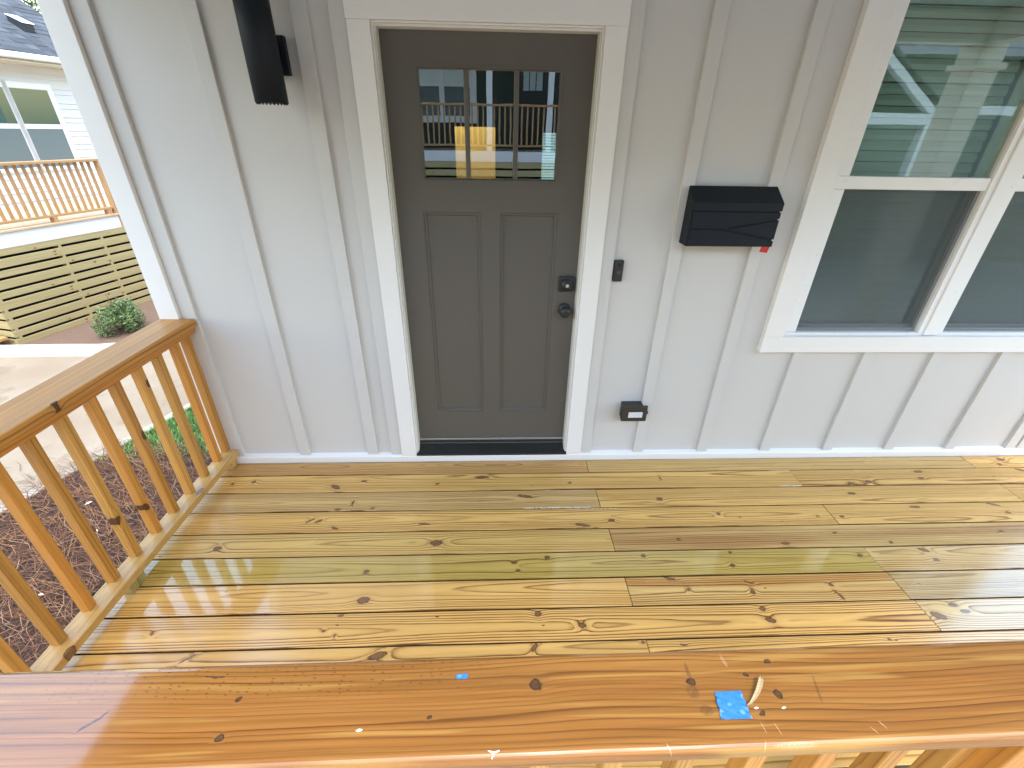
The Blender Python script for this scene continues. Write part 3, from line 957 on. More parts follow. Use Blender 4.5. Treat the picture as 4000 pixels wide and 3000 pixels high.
board("rim_joist", 5.5, 0.19, 0.038, M_frame, deck, (1.1, -1.895, -0.125), (math.pi / 2, 0, 0))
for xj in [-1.2 + 0.4064 * k for k in range(13)]:
    board("joist", 1.80, 0.19, 0.038, M_frame, deck, (xj, -0.96, -0.125), (math.pi / 2, 0, math.pi / 2))
for xj in (-1.5, 1.1, 3.6):
    board("deck_post", 0.86, 0.089, 0.089, M_frame, deck, (xj, -1.80, -0.65), UP)

# ------------------------------------------------------------------ SIDE RAILING (left)
sr = thing("side_railing", "honey stained wooden railing at the left end of the porch, running out from the wall", "railing", (-1.585, -0.02, 0.0), -0.020)
m = rail_wood(0, knots=[(0.10, -0.083, 0.012, 0.006), (-0.55, 0.02, 0.03, 0.008)], contrast=0.8)
board("top_rail", 1.84, 0.174, 0.038, m, sr, (-0.004, -0.925, 0.911), ALONG_Y, 0.007, 3)
board("sub_rail", 1.82, 0.128, 0.036, rail_wood(1, contrast=0.8), sr, (0.0, -0.917, 0.8735), ALONG_Y, 0.004, 2)
mbl = wood("rail_pine_low", 61.3, (0.56, 0.335, 0.115), (0.32, 0.155, 0.04), ring=0.008, rough=0.30, contrast=0.6, knots=[(0.52, -0.03, 0.025, 0.012), (-0.32, -0.044, 0.02, 0.012)])
board("bottom_rail", 1.76, 0.088, 0.036, mbl, sr, (0.024, -0.885, 0.082), ALONG_Y, 0.003, 2)
BMATS = [rail_wood(2 + i, knots=[(random.Random(i).uniform(-0.3, 0.3), random.Random(i + 50).uniform(-0.015, 0.015), 0.022, 0.013, random.Random(i).uniform(-30, 30))] if i in (1, 2, 4, 5) else ()) for i in range(7)]
bx = [-0.018, -0.108, -0.238, -0.371, -0.505, -0.634, -0.770, -0.902, -1.032, -1.168, -1.305, -1.440, -1.575, -1.69]
for i, yv in enumerate(bx):
    board("baluster", 0.756, 0.037, 0.037, BMATS[(i * 3) % 7], sr, (0.004, yv, 0.478), (0, -math.pi / 2, 0) if i % 2 else (math.pi, -math.pi / 2, 0), 0.0035, 2)
M_blk = wood("block_pine", 71.3, (0.42, 0.35, 0.14), (0.24, 0.165, 0.05), ring=0.006, rough=0.4)
for yv in (-0.018, -0.855, -1.66):
    board("support_block", 0.066, 0.086, 0.05, M_blk if yv < -0.5 else mbl, sr, (0.022, yv, 0.032), UP, 0.002, 1)

# ------------------------------------------------------------------ FRONT RAILING (across the bottom)
fr = wthing("front_railing", "wide orange stained handrail with balusters across the front of the porch", "railing", (0.2, -1.84, 0.0))
FK = [(0.087, -1.813, 0.0125, 0.0095, 0), (-0.422, -1.820, 0.0055, 0.0035, 45), (-0.093, -1.857, 0.0050, 0.0034, 0), (-0.424, -1.875, 0.0070, 0.0045, 30), (-0.480, -1.781, 0.017, 0.0012, 3), (0.520, -1.787, 0.005, 0.0038, 0), (0.469, -1.808, 0.004, 0.003, 0), (0.365, -1.816, 0.009, 0.007, 0), (0.511, -1.841, 0.008, 0.006, -55), (0.467, -1.869, 0.006, 0.0035, 0), (-0.64, -1.845, 0.022, 0.003, 45)]
FC = (-0.12, -1.8385)
FM = [(0.366 - FC[0], -1.800 - FC[1], 0.004, 0.018, 0, (0.09, 0.04, 0.018), 0.6), (0.362 - FC[0], -1.832 - FC[1], 0.012, 0.013, 0, (0.10, 0.045, 0.02), 0.55),
      (0.374 - FC[0], -1.862 - FC[1], 0.013, 0.009, 0, (0.09, 0.04, 0.018), 0.6), (0.585 - FC[0], -1.835 - FC[1], 0.003, 0.026, -14, (0.10, 0.045, 0.02), 0.6),
      (0.292 - FC[0], -1.913 - FC[1], 0.0012, 0.008, 25, (0.72, 0.50, 0.34), 0.6), (0.449 - FC[0], -1.914 - FC[1], 0.0010, 0.007, -25, (0.72, 0.50, 0.34), 0.6),
      (0.458 - FC[0], -1.891 - FC[1], 0.0008, 0.010, 5, (0.66, 0.42, 0.25), 0.6), (0.481 - FC[0], -1.893 - FC[1], 0.0008, 0.011, 12, (0.66, 0.42, 0.25), 0.6),
      (0.44 - FC[0], -1.782 - FC[1], 0.0035, 0.012, 10, (0.66, 0.42, 0.25), 0.35), (0.66 - FC[0], -1.893 - FC[1], 0.0008, 0.008, 30, (0.70, 0.47, 0.31), 0.7),
      (0.64 - FC[0], -1.90 - FC[1], 0.0008, 0.007, 35, (0.70, 0.47, 0.31), 0.6), (0.50 - FC[0], -1.915 - FC[1], 0.04, 0.004, 0, (0.68, 0.45, 0.29), 0.35)]
m = wood("front_rail_pine", 88.4, (0.305, 0.132, 0.028), (0.125, 0.043, 0.009), ring=0.0095, pith=(-0.22, -0.10), slope=0.010, wob=0.045, contrast=0.6,
         rough=0.06, rvar=0.02, streak=0.50, sfreq=95.0, spec=0.6, coat=0.85, pale=((0.43, 0.245, 0.06), 0.6), warp=0.016, wear=-0.072, knots=[(q[0] - FC[0], q[1] - FC[1]) + q[2:] for q in FK], kcol=(0.10, 0.05, 0.022),
         incise=0.6, tint=((0.86, 0.74, 0.62), 0.7), marks=FM, freq=1.5, bump=0.10, knot_amp=0.7)
board("top_rail", 3.0, 0.163, 0.036, m, fr, (FC[0], FC[1], 0.912), (0, 0, 0.004), 0.013, 5)
board("sub_rail", 2.9, 0.06, 0.036, rail_wood(21), fr, (-0.12, -1.832, 0.875), (0, 0, 0.004), 0.003, 2)
board("bottom_rail", 2.9, 0.088, 0.036, mbl, fr, (-0.12, -1.832, 0.082), (0, 0, 0.004), 0.003, 2)
for i in range(21):
    xv = -1.46 + i * 0.1412
    if xv > 1.0 or abs(xv + 1.67) < 0.1:
        continue
    board("baluster", 0.756, 0.037, 0.037, BMATS[(i * 2 + 1) % 7], fr, (0.382 - 13 * 0.1412 + i * 0.1412, -1.838, 0.478), UP, 0.0035, 2)
m_post = rail_wood(25, contrast=0.4)
for (px, py) in ((1.005, -1.850), (1.165, -1.850)):
    board("newel_post", 1.0, 0.089, 0.089, m_post, fr, (px, py, 0.392), UP, 0.004, 2)
pbox("post_filler", 1.054, 1.1155, -1.845, -1.815, -0.1, 0.87, M_white, fr, 0.002)

# ------------------------------------------------------------------ THINGS ON THE FRONT RAIL
TZ = 0.9302
t = NT("blue_tape")
_o = t.obj()
_v = t.n("ShaderNodeTexVoronoi")
t.put(_v.inputs["Vector"], t.vm('MULTIPLY', _o, (70, 90, 1)))
_v.inputs["Scale"].default_value = 1.0
_pm = t.mth('MULTIPLY', t.rng(t.sep(_v.outputs["Color"])[0], 0.60, 0.62, 0, 1), t.rng(_v.outputs["Distance"], 0.42, 0.46, 1, 0))
_c = t.mix(t.mth('MULTIPLY', _pm, t.mth('MULTIPLY_ADD', t.noise(_o, 300, 3), 0.5, 0.2)), (0.030, 0.185, 0.58), (0.16, 0.45, 0.72))
t.put(t.b.inputs["Base Color"], _c)
t.set(Roughness=0.5)
t.bump(t.noise(_o, 90, 3), 0.6, 0.003)
M_tape = t.m


def tape(name, quad, ragged, label):
    c = [sum(q[i] for q in quad) / 4 for i in (0, 1)]
    rr = random.Random(3)
    nseg = 8
    mb = MB()
    Lp, Rp = [], []
    for k in range(nseg + 1):
        f = k / nseg
        l = [quad[0][i] + (quad[3][i] - quad[0][i]) * f for i in (0, 1)]
        r_ = [quad[1][i] + (quad[2][i] - quad[1][i]) * f for i in (0, 1)]
        jl = rr.uniform(-1, 1) * ragged
        jr = rr.uniform(-1, 1) * ragged
        Lp.append((l[0] + jl - c[0], l[1] - c[1]))
        Rp.append((r_[0] + jr - c[0], r_[1] - c[1]))
    nx = 6
    G = []
    for k in range(nseg + 1):
        row = []
        for j in range(nx + 1):
            g = j / nx
            lift = 0.0008 * rr.random() + (0.002 if j in (0, nx) and ragged and rr.random() < 0.5 else 0)
            row.append(mb.bm.verts.new((Lp[k][0] * (1 - g) + Rp[k][0] * g, Lp[k][1] * (1 - g) + Rp[k][1] * g, lift)))
        G.append(row)
    for k in range(nseg):
        for j in range(nx):
            mb._f([G[k][j], G[k][j + 1], G[k + 1][j + 1], G[k + 1][j]])
    me = mb.mesh(name)
    o = put(name, me, M_tape, None, (c[0], c[1], TZ + 0.0006))
    sm = o.modifiers.new("thickness", 'SOLIDIFY')
    sm.thickness = 0.0003
    tag(o, label, "tape", "blue tape on the handrail")
    return o


tape("painters_tape", [(0.400, -1.833), (0.447, -1.832), (0.4445, -1.8755), (0.3915, -1.875)], 0.0014, "larger torn square of blue painter's tape stuck on the front handrail")
tape("painters_tape", [(-0.054, -1.7915), (-0.033, -1.790), (-0.033, -1.799), (-0.054, -1.799)], 0.0003, "small blue tape scrap near the far edge of the front handrail")
# curled wood shaving
mb = MB()
pts = [(0.4465, -1.8555, 0.0015), (0.453, -1.853, 0.002), (0.463, -1.8455, 0.005), (0.472, -1.8375, 0.007), (0.4805, -1.828, 0.008), (0.487, -1.819, 0.0095), (0.491, -1.8145, 0.0085)]
wds = [0.0015, 0.0035, 0.0062, 0.0078, 0.0088, 0.0085, 0.0035]
ring = []
for i, (p, wd) in enumerate(zip(pts, wds)):
    a = Vector(pts[min(i + 1, 6)]) - Vector(pts[max(i - 1, 0)])
    sd_ = Vector((a.y, -a.x, 0)).normalized()
    pv = Vector(p) + Vector((-0.4697, 1.835, TZ))
    pv = Vector((p[0] - 0.47, p[1] + 1.835, p[2]))
    ring.append([mb.bm.verts.new(pv - sd_ * wd / 2 + Vector((0, 0, 0.0022))), mb.bm.verts.new(pv - sd_ * wd * 0.18), mb.bm.verts.new(pv + sd_ * wd * 0.22 - Vector((0, 0, 0.0004))), mb.bm.verts.new(pv + sd_ * wd / 2 + Vector((0, 0, 0.0016)))])
for a, b in zip(ring, ring[1:]):
    for j in range(3):
        mb._f([a[j], a[j + 1], b[j + 1], b[j]])
o = put("wood_shaving", mb.mesh("wood_shaving", smooth=True), wood("shaving_wood", 12.0, (0.50, 0.37, 0.21), (0.22, 0.13, 0.06), ring=0.0022, rough=0.6, contrast=0.9, pith=(0.1, -0.05)), None, (0.47, -1.835, TZ))
sm = o.modifiers.new("thickness", 'SOLIDIFY')
sm.thickness = 0.0008
tag(o, "pale curled wood shaving lying beside the larger blue tape", "wood shaving")
M_chip = flat("pale_fleck", (0.78, 0.77, 0.74), 0.5)
for (fx, fy, ang, L, lab) in ((0.4605, -1.8595, 0, 0.0042, "white paint fleck just below the wood shaving's tip on the handrail"), (0.508, -1.8605, 5, 0.0042, "white paint fleck below the dark knot right of the wood shaving"), (-0.205, -1.873, 4, 0.0055, "white paint fleck on the left half of the front handrail")):
    a = R(ang)
    me = MB().prism([(-L, 0, 0), (-L * 0.3, -L * 0.35, 0), (L * 0.8, -L * 0.15, 0), (L, L * 0.15, 0), (0, L * 0.4, 0)], (0, 0, 0.0012)).mesh("paint_fleck")
    tag(put("paint_fleck", me, M_chip, None, (fx, fy, TZ), (0, 0, a)), lab, "paint fleck")
me = MB()
me.prism([(-0.009, 0.004, 0), (-0.001, 0.0005, 0), (0.009, 0.003, 0), (0.009, 0.005, 0), (0.001, 0.003, 0), (-0.009, 0.0052, 0)], (0, 0, 0.001))
me.prism([(-0.001, 0.0005, 0.0002), (-0.004, -0.006, 0.0002), (-0.002, -0.0065, 0.0002), (0.001, 0.0005, 0.0002)], (0, 0, 0.001))
tag(put("paint_fleck", me.mesh("paint_fleck"), M_chip, None, (0.013, -1.911, TZ - 0.001)), "forked white splinter near the rounded front edge of the handrail", "splinter")

# ------------------------------------------------------------------ THINGS ON THE WALL
# up-down cylinder sconce
sc = wthing("wall_sconce", "black cylinder wall light left of the front door", "wall light", (-0.852, -0.02, 2.03))
SCX, SCY = -0.852, -0.128
mb = MB()
mb.lathe([(0.052, 1.868), (0.052, 1.905), (0.0565, 1.905), (0.0565, 1.866), (0.0605, 1.866), (0.0605, 2.326), (0.050, 2.326), (0.050, 2.29), (0.002, 2.29)], 40, (SCX, SCY, 0))
cyl = put("shade", mb.mesh("shade", smooth=False), M_black, sc)
for p in cyl.data.polygons:
    p.use_smooth = abs(p.normal.z) < 0.5
mb = MB()
rings = []
for k in range(24):        # fluted lens rim
    a = 2 * math.pi * k / 24
    mb.lathe([(0.0032, 1.861), (0.0032, 1.868)], 6, (SCX + 0.0545 * math.cos(a), SCY + 0.0545 * math.sin(a), 0))
put("lens_rim", mb.mesh("lens_rim"), M_black, sc)
mb = MB()
mb.lathe([(0.051, 1.885), (0.051, 1.889), (0.01, 1.884)], 32, (SCX, SCY, 0))
put("lens", mb.mesh("lens"), flat("frosted_lens", (0.7, 0.7, 0.68), 0.3), sc)
pbox("back_plate", -0.908, -0.799, -0.030, -0.001, 1.966, 2.096, M_black, sc, 0.003, 2)
pbox("arm", -0.882, -0.822, -0.075, -0.0305, 1.985, 2.075, M_black, sc, 0.003, 2)

# mailbox
mbx = wthing("mailbox", "black steel wall mailbox with Y shaped grooves between the door and the window", "mailbox", (1.12, -0.02, 1.33))
XM0, XM1 = 0.918, 1.328
bd = MB()
bd.prism([(XM0, -0.0195, 1.325), (XM0, -0.104, 1.325), (XM0, -0.104, 1.520), (XM0, -0.0195, 1.578)], (XM1 - XM0, 0, 0))
put("body", bd.mesh("body", 0.002, 1), M_black, mbx)


def plate(pts, nm):
    m_ = MB()
    m_.prism([(q[0], -0.1045, q[1]) for q in pts], (0, -0.0055, 0))
    put(nm, m_.mesh(nm, 0.0009, 1), M_black, mbx)


a0, a1 = XM0 + 0.004, XM1 + 0.004
lid = MB()
lid.prism([(a0 - 0.004, -0.020, 1.5805), (a0 - 0.004, -0.105, 1.5225), (a0 - 0.004, -0.1100, 1.519), (a0 - 0.004, -0.1100, 1.485), (a0 - 0.004, -0.1048, 1.485), (a0 - 0.004, -0.1048, 1.5205), (a0 - 0.004, -0.020, 1.5785)], (a1 - a0 + 0.006, 0, 0))
put("lid", lid.mesh("lid"), M_black, mbx)
VX, VZ = 1.062, 1.405
plate([(a0, 1.4795), (a1, 1.4795), (a1, 1.4535), (VX + 0.015, 1.4085), (VX - 0.02, 1.4075), (a0, 1.4075)], "front_plate")
plate([(a0, 1.4015), (VX - 0.02, 1.4015), (VX + 0.012, 1.4005), (a1, 1.352), (a1, 1.3265), (a0, 1.3265)], "front_plate")
plate([(VX + 0.038, 1.4045), (a1, 1.4465), (a1, 1.3595)], "front_plate")
mb = MB()
mb.prism([(1.288, -0.1065, 1.330), (1.3255, -0.1065, 1.330), (1.3195, -0.1065, 1.297), (1.2815, -0.1065, 1.302)], (0, 0.003, 0))
put("flag", mb.mesh("flag"), M_red, mbx)

# doorbell
dbl = wthing("doorbell", "slim black video doorbell beside the door casing", "doorbell", (0.638, -0.001, 1.18))
pbox("body", 0.6155, 0.6615, -0.028, -0.0005, 1.131, 1.236, M_blackp, dbl, 0.003, 2)
mb = MB()
mb.lathe([(0.0125, 0.0), (0.0125, -0.003), (0.0105, -0.0045), (0.006, -0.0035), (0.001, -0.0035)], 28, (0.640, -0.0278, 1.176), 'y')
put("button", mb.mesh("button"), flat("bell_button", (0.06, 0.062, 0.068), 0.25), dbl)
mb = MB()
mb.lathe([(0.006, 0.0), (0.006, -0.001), (0.001, -0.0012)], 16, (0.640, -0.0278, 1.214), 'y')
put("camera_lens", mb.mesh("camera_lens"), flat("lens_black", (0.01, 0.01, 0.012), 0.1), dbl)

# weatherproof outlet box
jb = wthing("outlet_box", "black weatherproof electrical box with a white label low on the wall", "electrical box", (0.83, -0.001, 0.31))
pbox("body", 0.764, 0.882, -0.068, 0.0, 0.312, 0.409, M_blackp, jb, 0.004, 2)
mb = MB()
mb.box(0.752, 0.900, -0.084, -0.068, 0.318, 0.422)
lid = put("cover", mb.mesh("cover", 0.007, 3), flat("box_cover", (0.035, 0.030, 0.026), 0.42), jb)
for zq in (0.336, 0.352, 0.368, 0.384):
    pbox("hinge", 0.7485, 0.7545, -0.080, -0.070, zq, zq + 0.009, M_blackp, jb, 0.001)
pbox("latch", 0.897, 0.905, -0.081, -0.072, 0.366, 0.384, M_blackp, jb, 0.001)
t = NT("outlet_label")
_o = t.obj()
_q = t.noise(t.vm('MULTIPLY', _o, (150, 1, 260)), 1.0, 3.0, 0.7)
t.put(t.b.inputs["Base Color"], t.mix(t.rng(_q, 0.52, 0.60, 0, 0.7), (0.72, 0.74, 0.78), (0.22, 0.23, 0.26)))
pbox("label", 0.7905, 0.8725, -0.0848, -0.0842, 0.346, 0.383, t.m, lid, 0)

# ------------------------------------------------------------------ NEIGHBOUR: white house and its raised deck, turned 15 degrees
TH = R(15)
NO = (-6.2, 5.9, 0.0)
NROT = math.atan2(math.cos(TH), math.sin(TH))
M_sid = flat("white_siding", (0.60, 0.605, 0.625), 0.5, 0.02, 3.0)
M_ntrim = flat("white_vinyl_trim", (0.72, 0.725, 0.735), 0.45, 0.015)
wh = thing("white_house", "white lap sided house with dark shingle roof beyond the drive", "house", NO, NROT)
WD = 2.2
pbox("wall", -6.0, 2.02, WD, WD + 7.0, GZ, 2.66, M_sid, wh, 0)
cm = {}
zq, k = 0.49, 0
for k in range(20):
    hgt = 0.082 if k % 2 == 0 else 0.138
    key = k % 2
    if key not in cm:
        cm[key] = MB().prism([(-4.0, -0.002, 0), (-4.0, -0.019, 0.0), (-4.0, -0.003, hgt + 0.001), (-4.0, 0, hgt + 0.004)], (8.0, 0, 0)).mesh("siding_course")
    if zq + hgt < 2.64:
        put("siding_course", cm[key], M_sid, wh, (-1.985, WD, zq))
    zq += hgt
M_nblind_refl = flat("neighbour_blind_reflection", (0.065, 0.115, 0.095), 0.6, 0.05)  # greenish colour stands in for greenery reflected in the upper panes
M_nscreen = flat("neighbour_screen", (0.12, 0.155, 0.16), 0.6, 0.05)
M_nglass = glass("neighbour_glass", 0.05, (0.8, 0.9, 0.88))
for (a, b) in ((0.655, 1.245), (-0.02, 0.565)):
    wn_ = pbox("window", a - 0.085, b + 0.085, WD - 0.032, WD, 2.305, 2.40, M_ntrim, wh, 0.004)
    pbox("frame", a - 0.085, a, WD - 0.0315, WD, 1.10, 2.3045, M_ntrim, wn_, 0.004)
    pbox("frame", b, b + 0.085, WD - 0.0315, WD, 1.10, 2.3045, M_ntrim, wn_, 0.004)
    pbox("sill", a - 0.085, b + 0.085, WD - 0.036, WD, 1.04, 1.0995, M_ntrim, wn_, 0.004)
    pbox("sash_rail", a + 0.0005, b - 0.0005, WD - 0.030, WD, 1.70, 1.775, M_ntrim, wn_, 0.004)
    pbox("blind", a, b, WD - 0.023, WD - 0.019, 1.7755, 2.3045, M_nblind_refl, wn_, 0)
    pbox("pane", a, b, WD - 0.0275, WD - 0.0255, 1.7755, 2.3045, M_nglass, wn_, 0)
    pbox("screen", a, b, WD - 0.024, WD - 0.019, 1.10, 1.6995, M_nscreen, wn_, 0)
pbox("soffit", -6.2, 2.34, WD - 0.40, WD + 0.05, 2.665, 2.685, flat("soffit_vinyl", (0.66, 0.62, 0.52), 0.6), wh, 0)
gt = MB()
gt.prism([(-6.2, 1.84, 2.70), (-6.2, 1.72, 2.715), (-6.2, 1.71, 2.745), (-6.2, 1.695, 2.775), (-6.2, 1.705, 2.79), (-6.2, 1.725, 2.785), (-6.2, 1.74, 2.73), (-6.2, 1.82, 2.72), (-6.2, 1.84, 2.79)], (8.55, 0, 0))
put("gutter", gt.mesh("gutter"), M_ntrim, wh)
pbox("fascia_board", -6.2, 2.34, 1.8405, 1.8705, 2.665, 2.80, M_ntrim, wh, 0.002)
m_ = 0.60
rf = MB()
rf.prism([(-6.25, 1.76, 2.785), (-6.25, 1.76, 2.80), (-6.25, 6.5, 2.80 + m_ * 4.74), (-6.25, 11.2, 2.80), (-6.25, 11.2, 2.76), (-6.25, 6.5, 2.76 + m_ * 4.74)], (8.62, 0, 0))
roof = put("roof", rf.mesh("roof"), M_shing, wh)
pbox("gable_wall", 1.90, 2.0, WD, WD + 7.0, 2.661, 2.665, M_sid, wh, 0)
# courses of shingles, uneven tabs
rsn = random.Random(11)
sh = MB()
slope_a = math.atan(m_)
for c in range(24):
    d0 = 1.755 + c * 0.125
    x = -1.2 - rsn.random() * 0.3
    while x < 2.36:
        wdt = rsn.choice((0.12, 0.16, 0.22, 0.30))
        x1 = min(x + wdt - 0.004, 2.366)
        th = rsn.choice((0.006, 0.007, 0.013, 0.015))
        z0_ = 2.801 + m_ * (d0 - 1.76)
        d1 = d0 + 0.14
        z1_ = 2.801 + m_ * (d1 - 1.76)
        sh.mi = rsn.choice((0, 0, 1, 2))
        sh.prism([(x, d0, z0_), (x, d0, z0_ + th), (x, d1, z1_ + 0.004), (x, d1, z1_)], (x1 - x, 0, 0))
        x += wdt
shn = put("roof_shingles", sh.mesh("roof_shingles"), [flat("shingle_a", (0.062, 0.068, 0.080), 0.92, 0.15, 40), flat("shingle_b", (0.045, 0.049, 0.058), 0.92, 0.15, 40), flat("shingle_c", (0.080, 0.087, 0.102), 0.92, 0.15, 40)], roof)
shn["kind"] = "stuff"
vd = 2.50
vz = 2.80 + m_ * (vd - 1.76)
vt = MB()
vt.prism([(1.42, vd - 0.13, vz - 0.065), (1.42, vd - 0.15, vz + 0.05), (1.42, vd + 0.14, vz + 0.17), (1.42, vd + 0.14, vz + 0.08)], (0.17, 0, 0))
v_ = put("roof_vent", vt.mesh("roof_vent"), flat("vent_dark", (0.03, 0.032, 0.04), 0.5), roof)
vt = MB()
vt.prism([(1.41, vd - 0.17, vz + 0.052), (1.41, vd - 0.17, vz + 0.062), (1.41, vd + 0.15, vz + 0.19), (1.41, vd + 0.15, vz + 0.18)], (0.19, 0, 0))
put("roof_vent", vt.mesh("roof_vent"), M_ntrim, roof)

# raised deck with slatted skirting
nd = thing("neighbour_deck", "raised wooden deck with white fascia and horizontal slat skirting, across the drive", "deck", NO, NROT)
DS0, DS1 = -2.09, 2.6
pbox("fascia", DS0, -0.035, -0.002, 0.03, 0.288, 0.478, M_ntrim, nd, 0.003)
pbox("fascia", DS0 + 0.002, DS0 + 0.030, 0.031, 2.1, 0.289, 0.478, M_ntrim, nd, 0.003)
SLM = [wood("slat_pine_%d" % i, 20.5 + i * 2.3, (0.42, 0.345, 0.175), (0.27, 0.20, 0.085), ring=0.010, contrast=0.55, rough=0.6, streak=0.16,
            knots=[(random.Random(i * 3).uniform(-1.9, 0.2), 0.02, 0.02, 0.012), (random.Random(i * 3 + 1).uniform(-1.9, 0.2), -0.02, 0.016, 0.010)], bump=0.2) for i in range(4)]
ztop = 0.286
i = 0
while ztop > GZ + 0.03:
    hgt = 0.084 if i % 2 == 0 else 0.112
    zlow = max(ztop - hgt, GZ + 0.005)
    hh = round(ztop - zlow, 3)
    board("slat", DS1 - DS0, hh, 0.02, SLM[i % 4], nd, ((DS0 + DS1) / 2, 0.010, (ztop + zlow) / 2), (math.pi / 2, 0, 0), 0.002, 1)
    board("slat", 2.0, hh, 0.02, SLM[(i + 2) % 4], nd, (DS0 + 0.010, 1.022, (ztop + zlow) / 2), (math.pi / 2, 0, math.pi / 2), 0.002, 1)
    ztop = zlow - 0.0355
    i += 1
for s_ in (-2.03, -1.05, -0.42, 1.0):
    board("support_post", 1.30, 0.089, 0.04, SLM[1], nd, (s_, 0.045, -0.38), UP, 0.002, 1)
M_void = flat("void_shade", (0.012, 0.011, 0.010), 0.95)  # near-black sheets put in for the shade of the void behind the slats
pbox("shade_sheet", DS0 + 0.12, DS1, 0.20, 0.22, GZ, 0.285, M_void, nd, 0)
pbox("shade_sheet", DS0 + 0.12, DS0 + 0.14, 0.221, 2.0, GZ, 0.285, M_void, nd, 0)
fm = wood("neighbour_floor_pine", 31.0, (0.62, 0.44, 0.27), (0.42, 0.26, 0.13), contrast=0.5, rough=0.5)
for k in range(15):
    board("floor_board", 4.7, 0.139, 0.026, fm, nd, ((DS0 + DS1) / 2 - 0.01, 0.055 + 0.1425 * k, 0.4925), (0, 0, 0), 0.002, 1)
pbox("stair_tread", -2.75, -2.12, 0.1, 1.0, GZ + 0.16, GZ + 0.20, wood("stair_pine", 35.0, (0.52, 0.33, 0.14), (0.34, 0.18, 0.06)), nd, 0.002)
nr = thing("neighbour_railing", "orange wooden railing with thin balusters on the neighbouring deck", "railing", NO, NROT)
nm = [wood("nrail_%d" % i, 50 + i * 3.1, (0.46, 0.275, 0.13), (0.30, 0.15, 0.06), contrast=0.5, rough=0.5) for i in range(3)]
board("top_rail", 2.12, 0.14, 0.036, nm[0], nr, (DS0 / 2 - 0.02, 0.07, 1.300), (0, 0, 0), 0.004, 2)
board("bottom_rail", 2.08, 0.088, 0.034, nm[1], nr, (DS0 / 2 - 0.02, 0.07, 0.595), (0, 0, 0), 0.003, 2)
for k in range(20):
    board("baluster", 0.672, 0.034, 0.034, nm[k % 3], nr, (-0.127 - 0.0985 * k, 0.07, 0.948), UP, 0.003, 1)
board("end_post", 1.04, 0.089, 0.089, nm[2], nr, (0.012, 0.046, 0.798), UP, 0.004, 1)
for s_ in (-0.11, -0.92, -1.75):
    board("support_block", 0.070, 0.09, 0.06, nm[1], nr, (s_, 0.07, 0.5415), UP, 0.002, 1)

# kerb, mulch bed and shrub in front of the neighbour
kp = [(-9.0, 3.50), (-7.0, 3.62), (-6.0, 3.66), (-5.55, 3.66), (-5.3, 3.72), (-5.1, 3.86), (-4.98, 4.1), (-4.75, 5.3), (-4.4, 7.4), (-4.1, 8.8)]
mb = MB()
prev = None
for i, (x, y) in enumerate(kp):
    a = Vector((kp[min(i + 1, len(kp) - 1)][0] - kp[max(i - 1, 0)][0], kp[min(i + 1, len(kp) - 1)][1] - kp[max(i - 1, 0)][1], 0)).normalized()
    nrm = Vector((a.y, -a.x, 0))
    cs = [(0.0, 0.0), (0.02, 0.10), (0.045, 0.13), (0.13, 0.135), (0.16, 0.10), (0.16, 0.0)]
    rg = [mb.bm.verts.new((x - nrm.x * q, y - nrm.y * q, hgt)) for q, hgt in cs]
    if prev:
        for j in range(5):
            mb._f([prev[j], prev[j + 1], rg[j + 1], rg[j]])
    prev = rg
kerb = put("kerb", mb.mesh("kerb"), M_curb, None, (0, 0, GZ - 0.005))
tag(kerb, "white concrete kerb curving round the neighbour's planting bed", "kerb")
bed2 = [(-9.0, 3.62, 0), (-7.0, 3.74, 0), (-6.0, 3.78, 0), (-5.55, 3.78, 0), (-5.36, 3.83, 0), (-5.21, 3.93, 0), (-5.1, 4.13, 0), (-4.87, 5.3, 0), (-4.52, 7.4, 0), (-4.2, 8.8, 0), (-9.0, 9.5, 0)]
struct("mulch_bed", MB().prism(bed2, (0, 0, 0.10)).mesh("mulch_bed"), flat("bed_mulch", (0.15, 0.095, 0.065), 0.95, 0.35, 25, 0.9, 50), (0, 0, GZ - 0.03))


def leaf_cloud(name, n, centre, rad, size, mats, seed, squash=1.0, hollow=0.35):
    rr = random.Random(seed)
    verts, faces, mi = [], [], []
    lobes = [(Vector((rr.gauss(0, 0.45), rr.gauss(0, 0.45), rr.gauss(0, 0.42))), rr.uniform(0.35, 0.62)) for _ in range(14)]
    while len(faces) < n:
        lc, lr = rr.choice(lobes)
        d = Vector((rr.gauss(0, 1), rr.gauss(0, 1), rr.gauss(0, 1))).normalized()
        q = lc + d * lr * (1 - hollow * rr.random() ** 1.5)
        if q.length > 1.12:
            continue
        p = Vector((centre[0] + q.x * rad, centre[1] + q.y * rad, centre[2] + q.z * rad * squash))
        nrm = (d + Vector((rr.gauss(0, 0.5), rr.gauss(0, 0.5), rr.gauss(0, 0.5)))).normalized()
        tg = nrm.cross(Vector((rr.gauss(0, 1), rr.gauss(0, 1), rr.gauss(0, 1)))).normalized()
        bt = nrm.cross(tg)
        s = size * rr.uniform(0.6, 1.3)
        b = len(verts)
        for u_, v_ in ((-1, 0), (-0.1, -0.26), (1, 0), (-0.1, 0.26)):
            verts.append(tuple(p + tg * u_ * s + bt * v_ * s + nrm * (0.12 * s * (abs(v_) > 0))))
        faces.append((b, b + 1, b + 2, b + 3))
        mi.append(rr.choice(range(len(mats))))
    me = bpy.data.meshes.new(name)
    me.from_pydata(verts, [], faces)
    for p, m in zip(me.polygons, mi):
        p.material_index = m
    return me


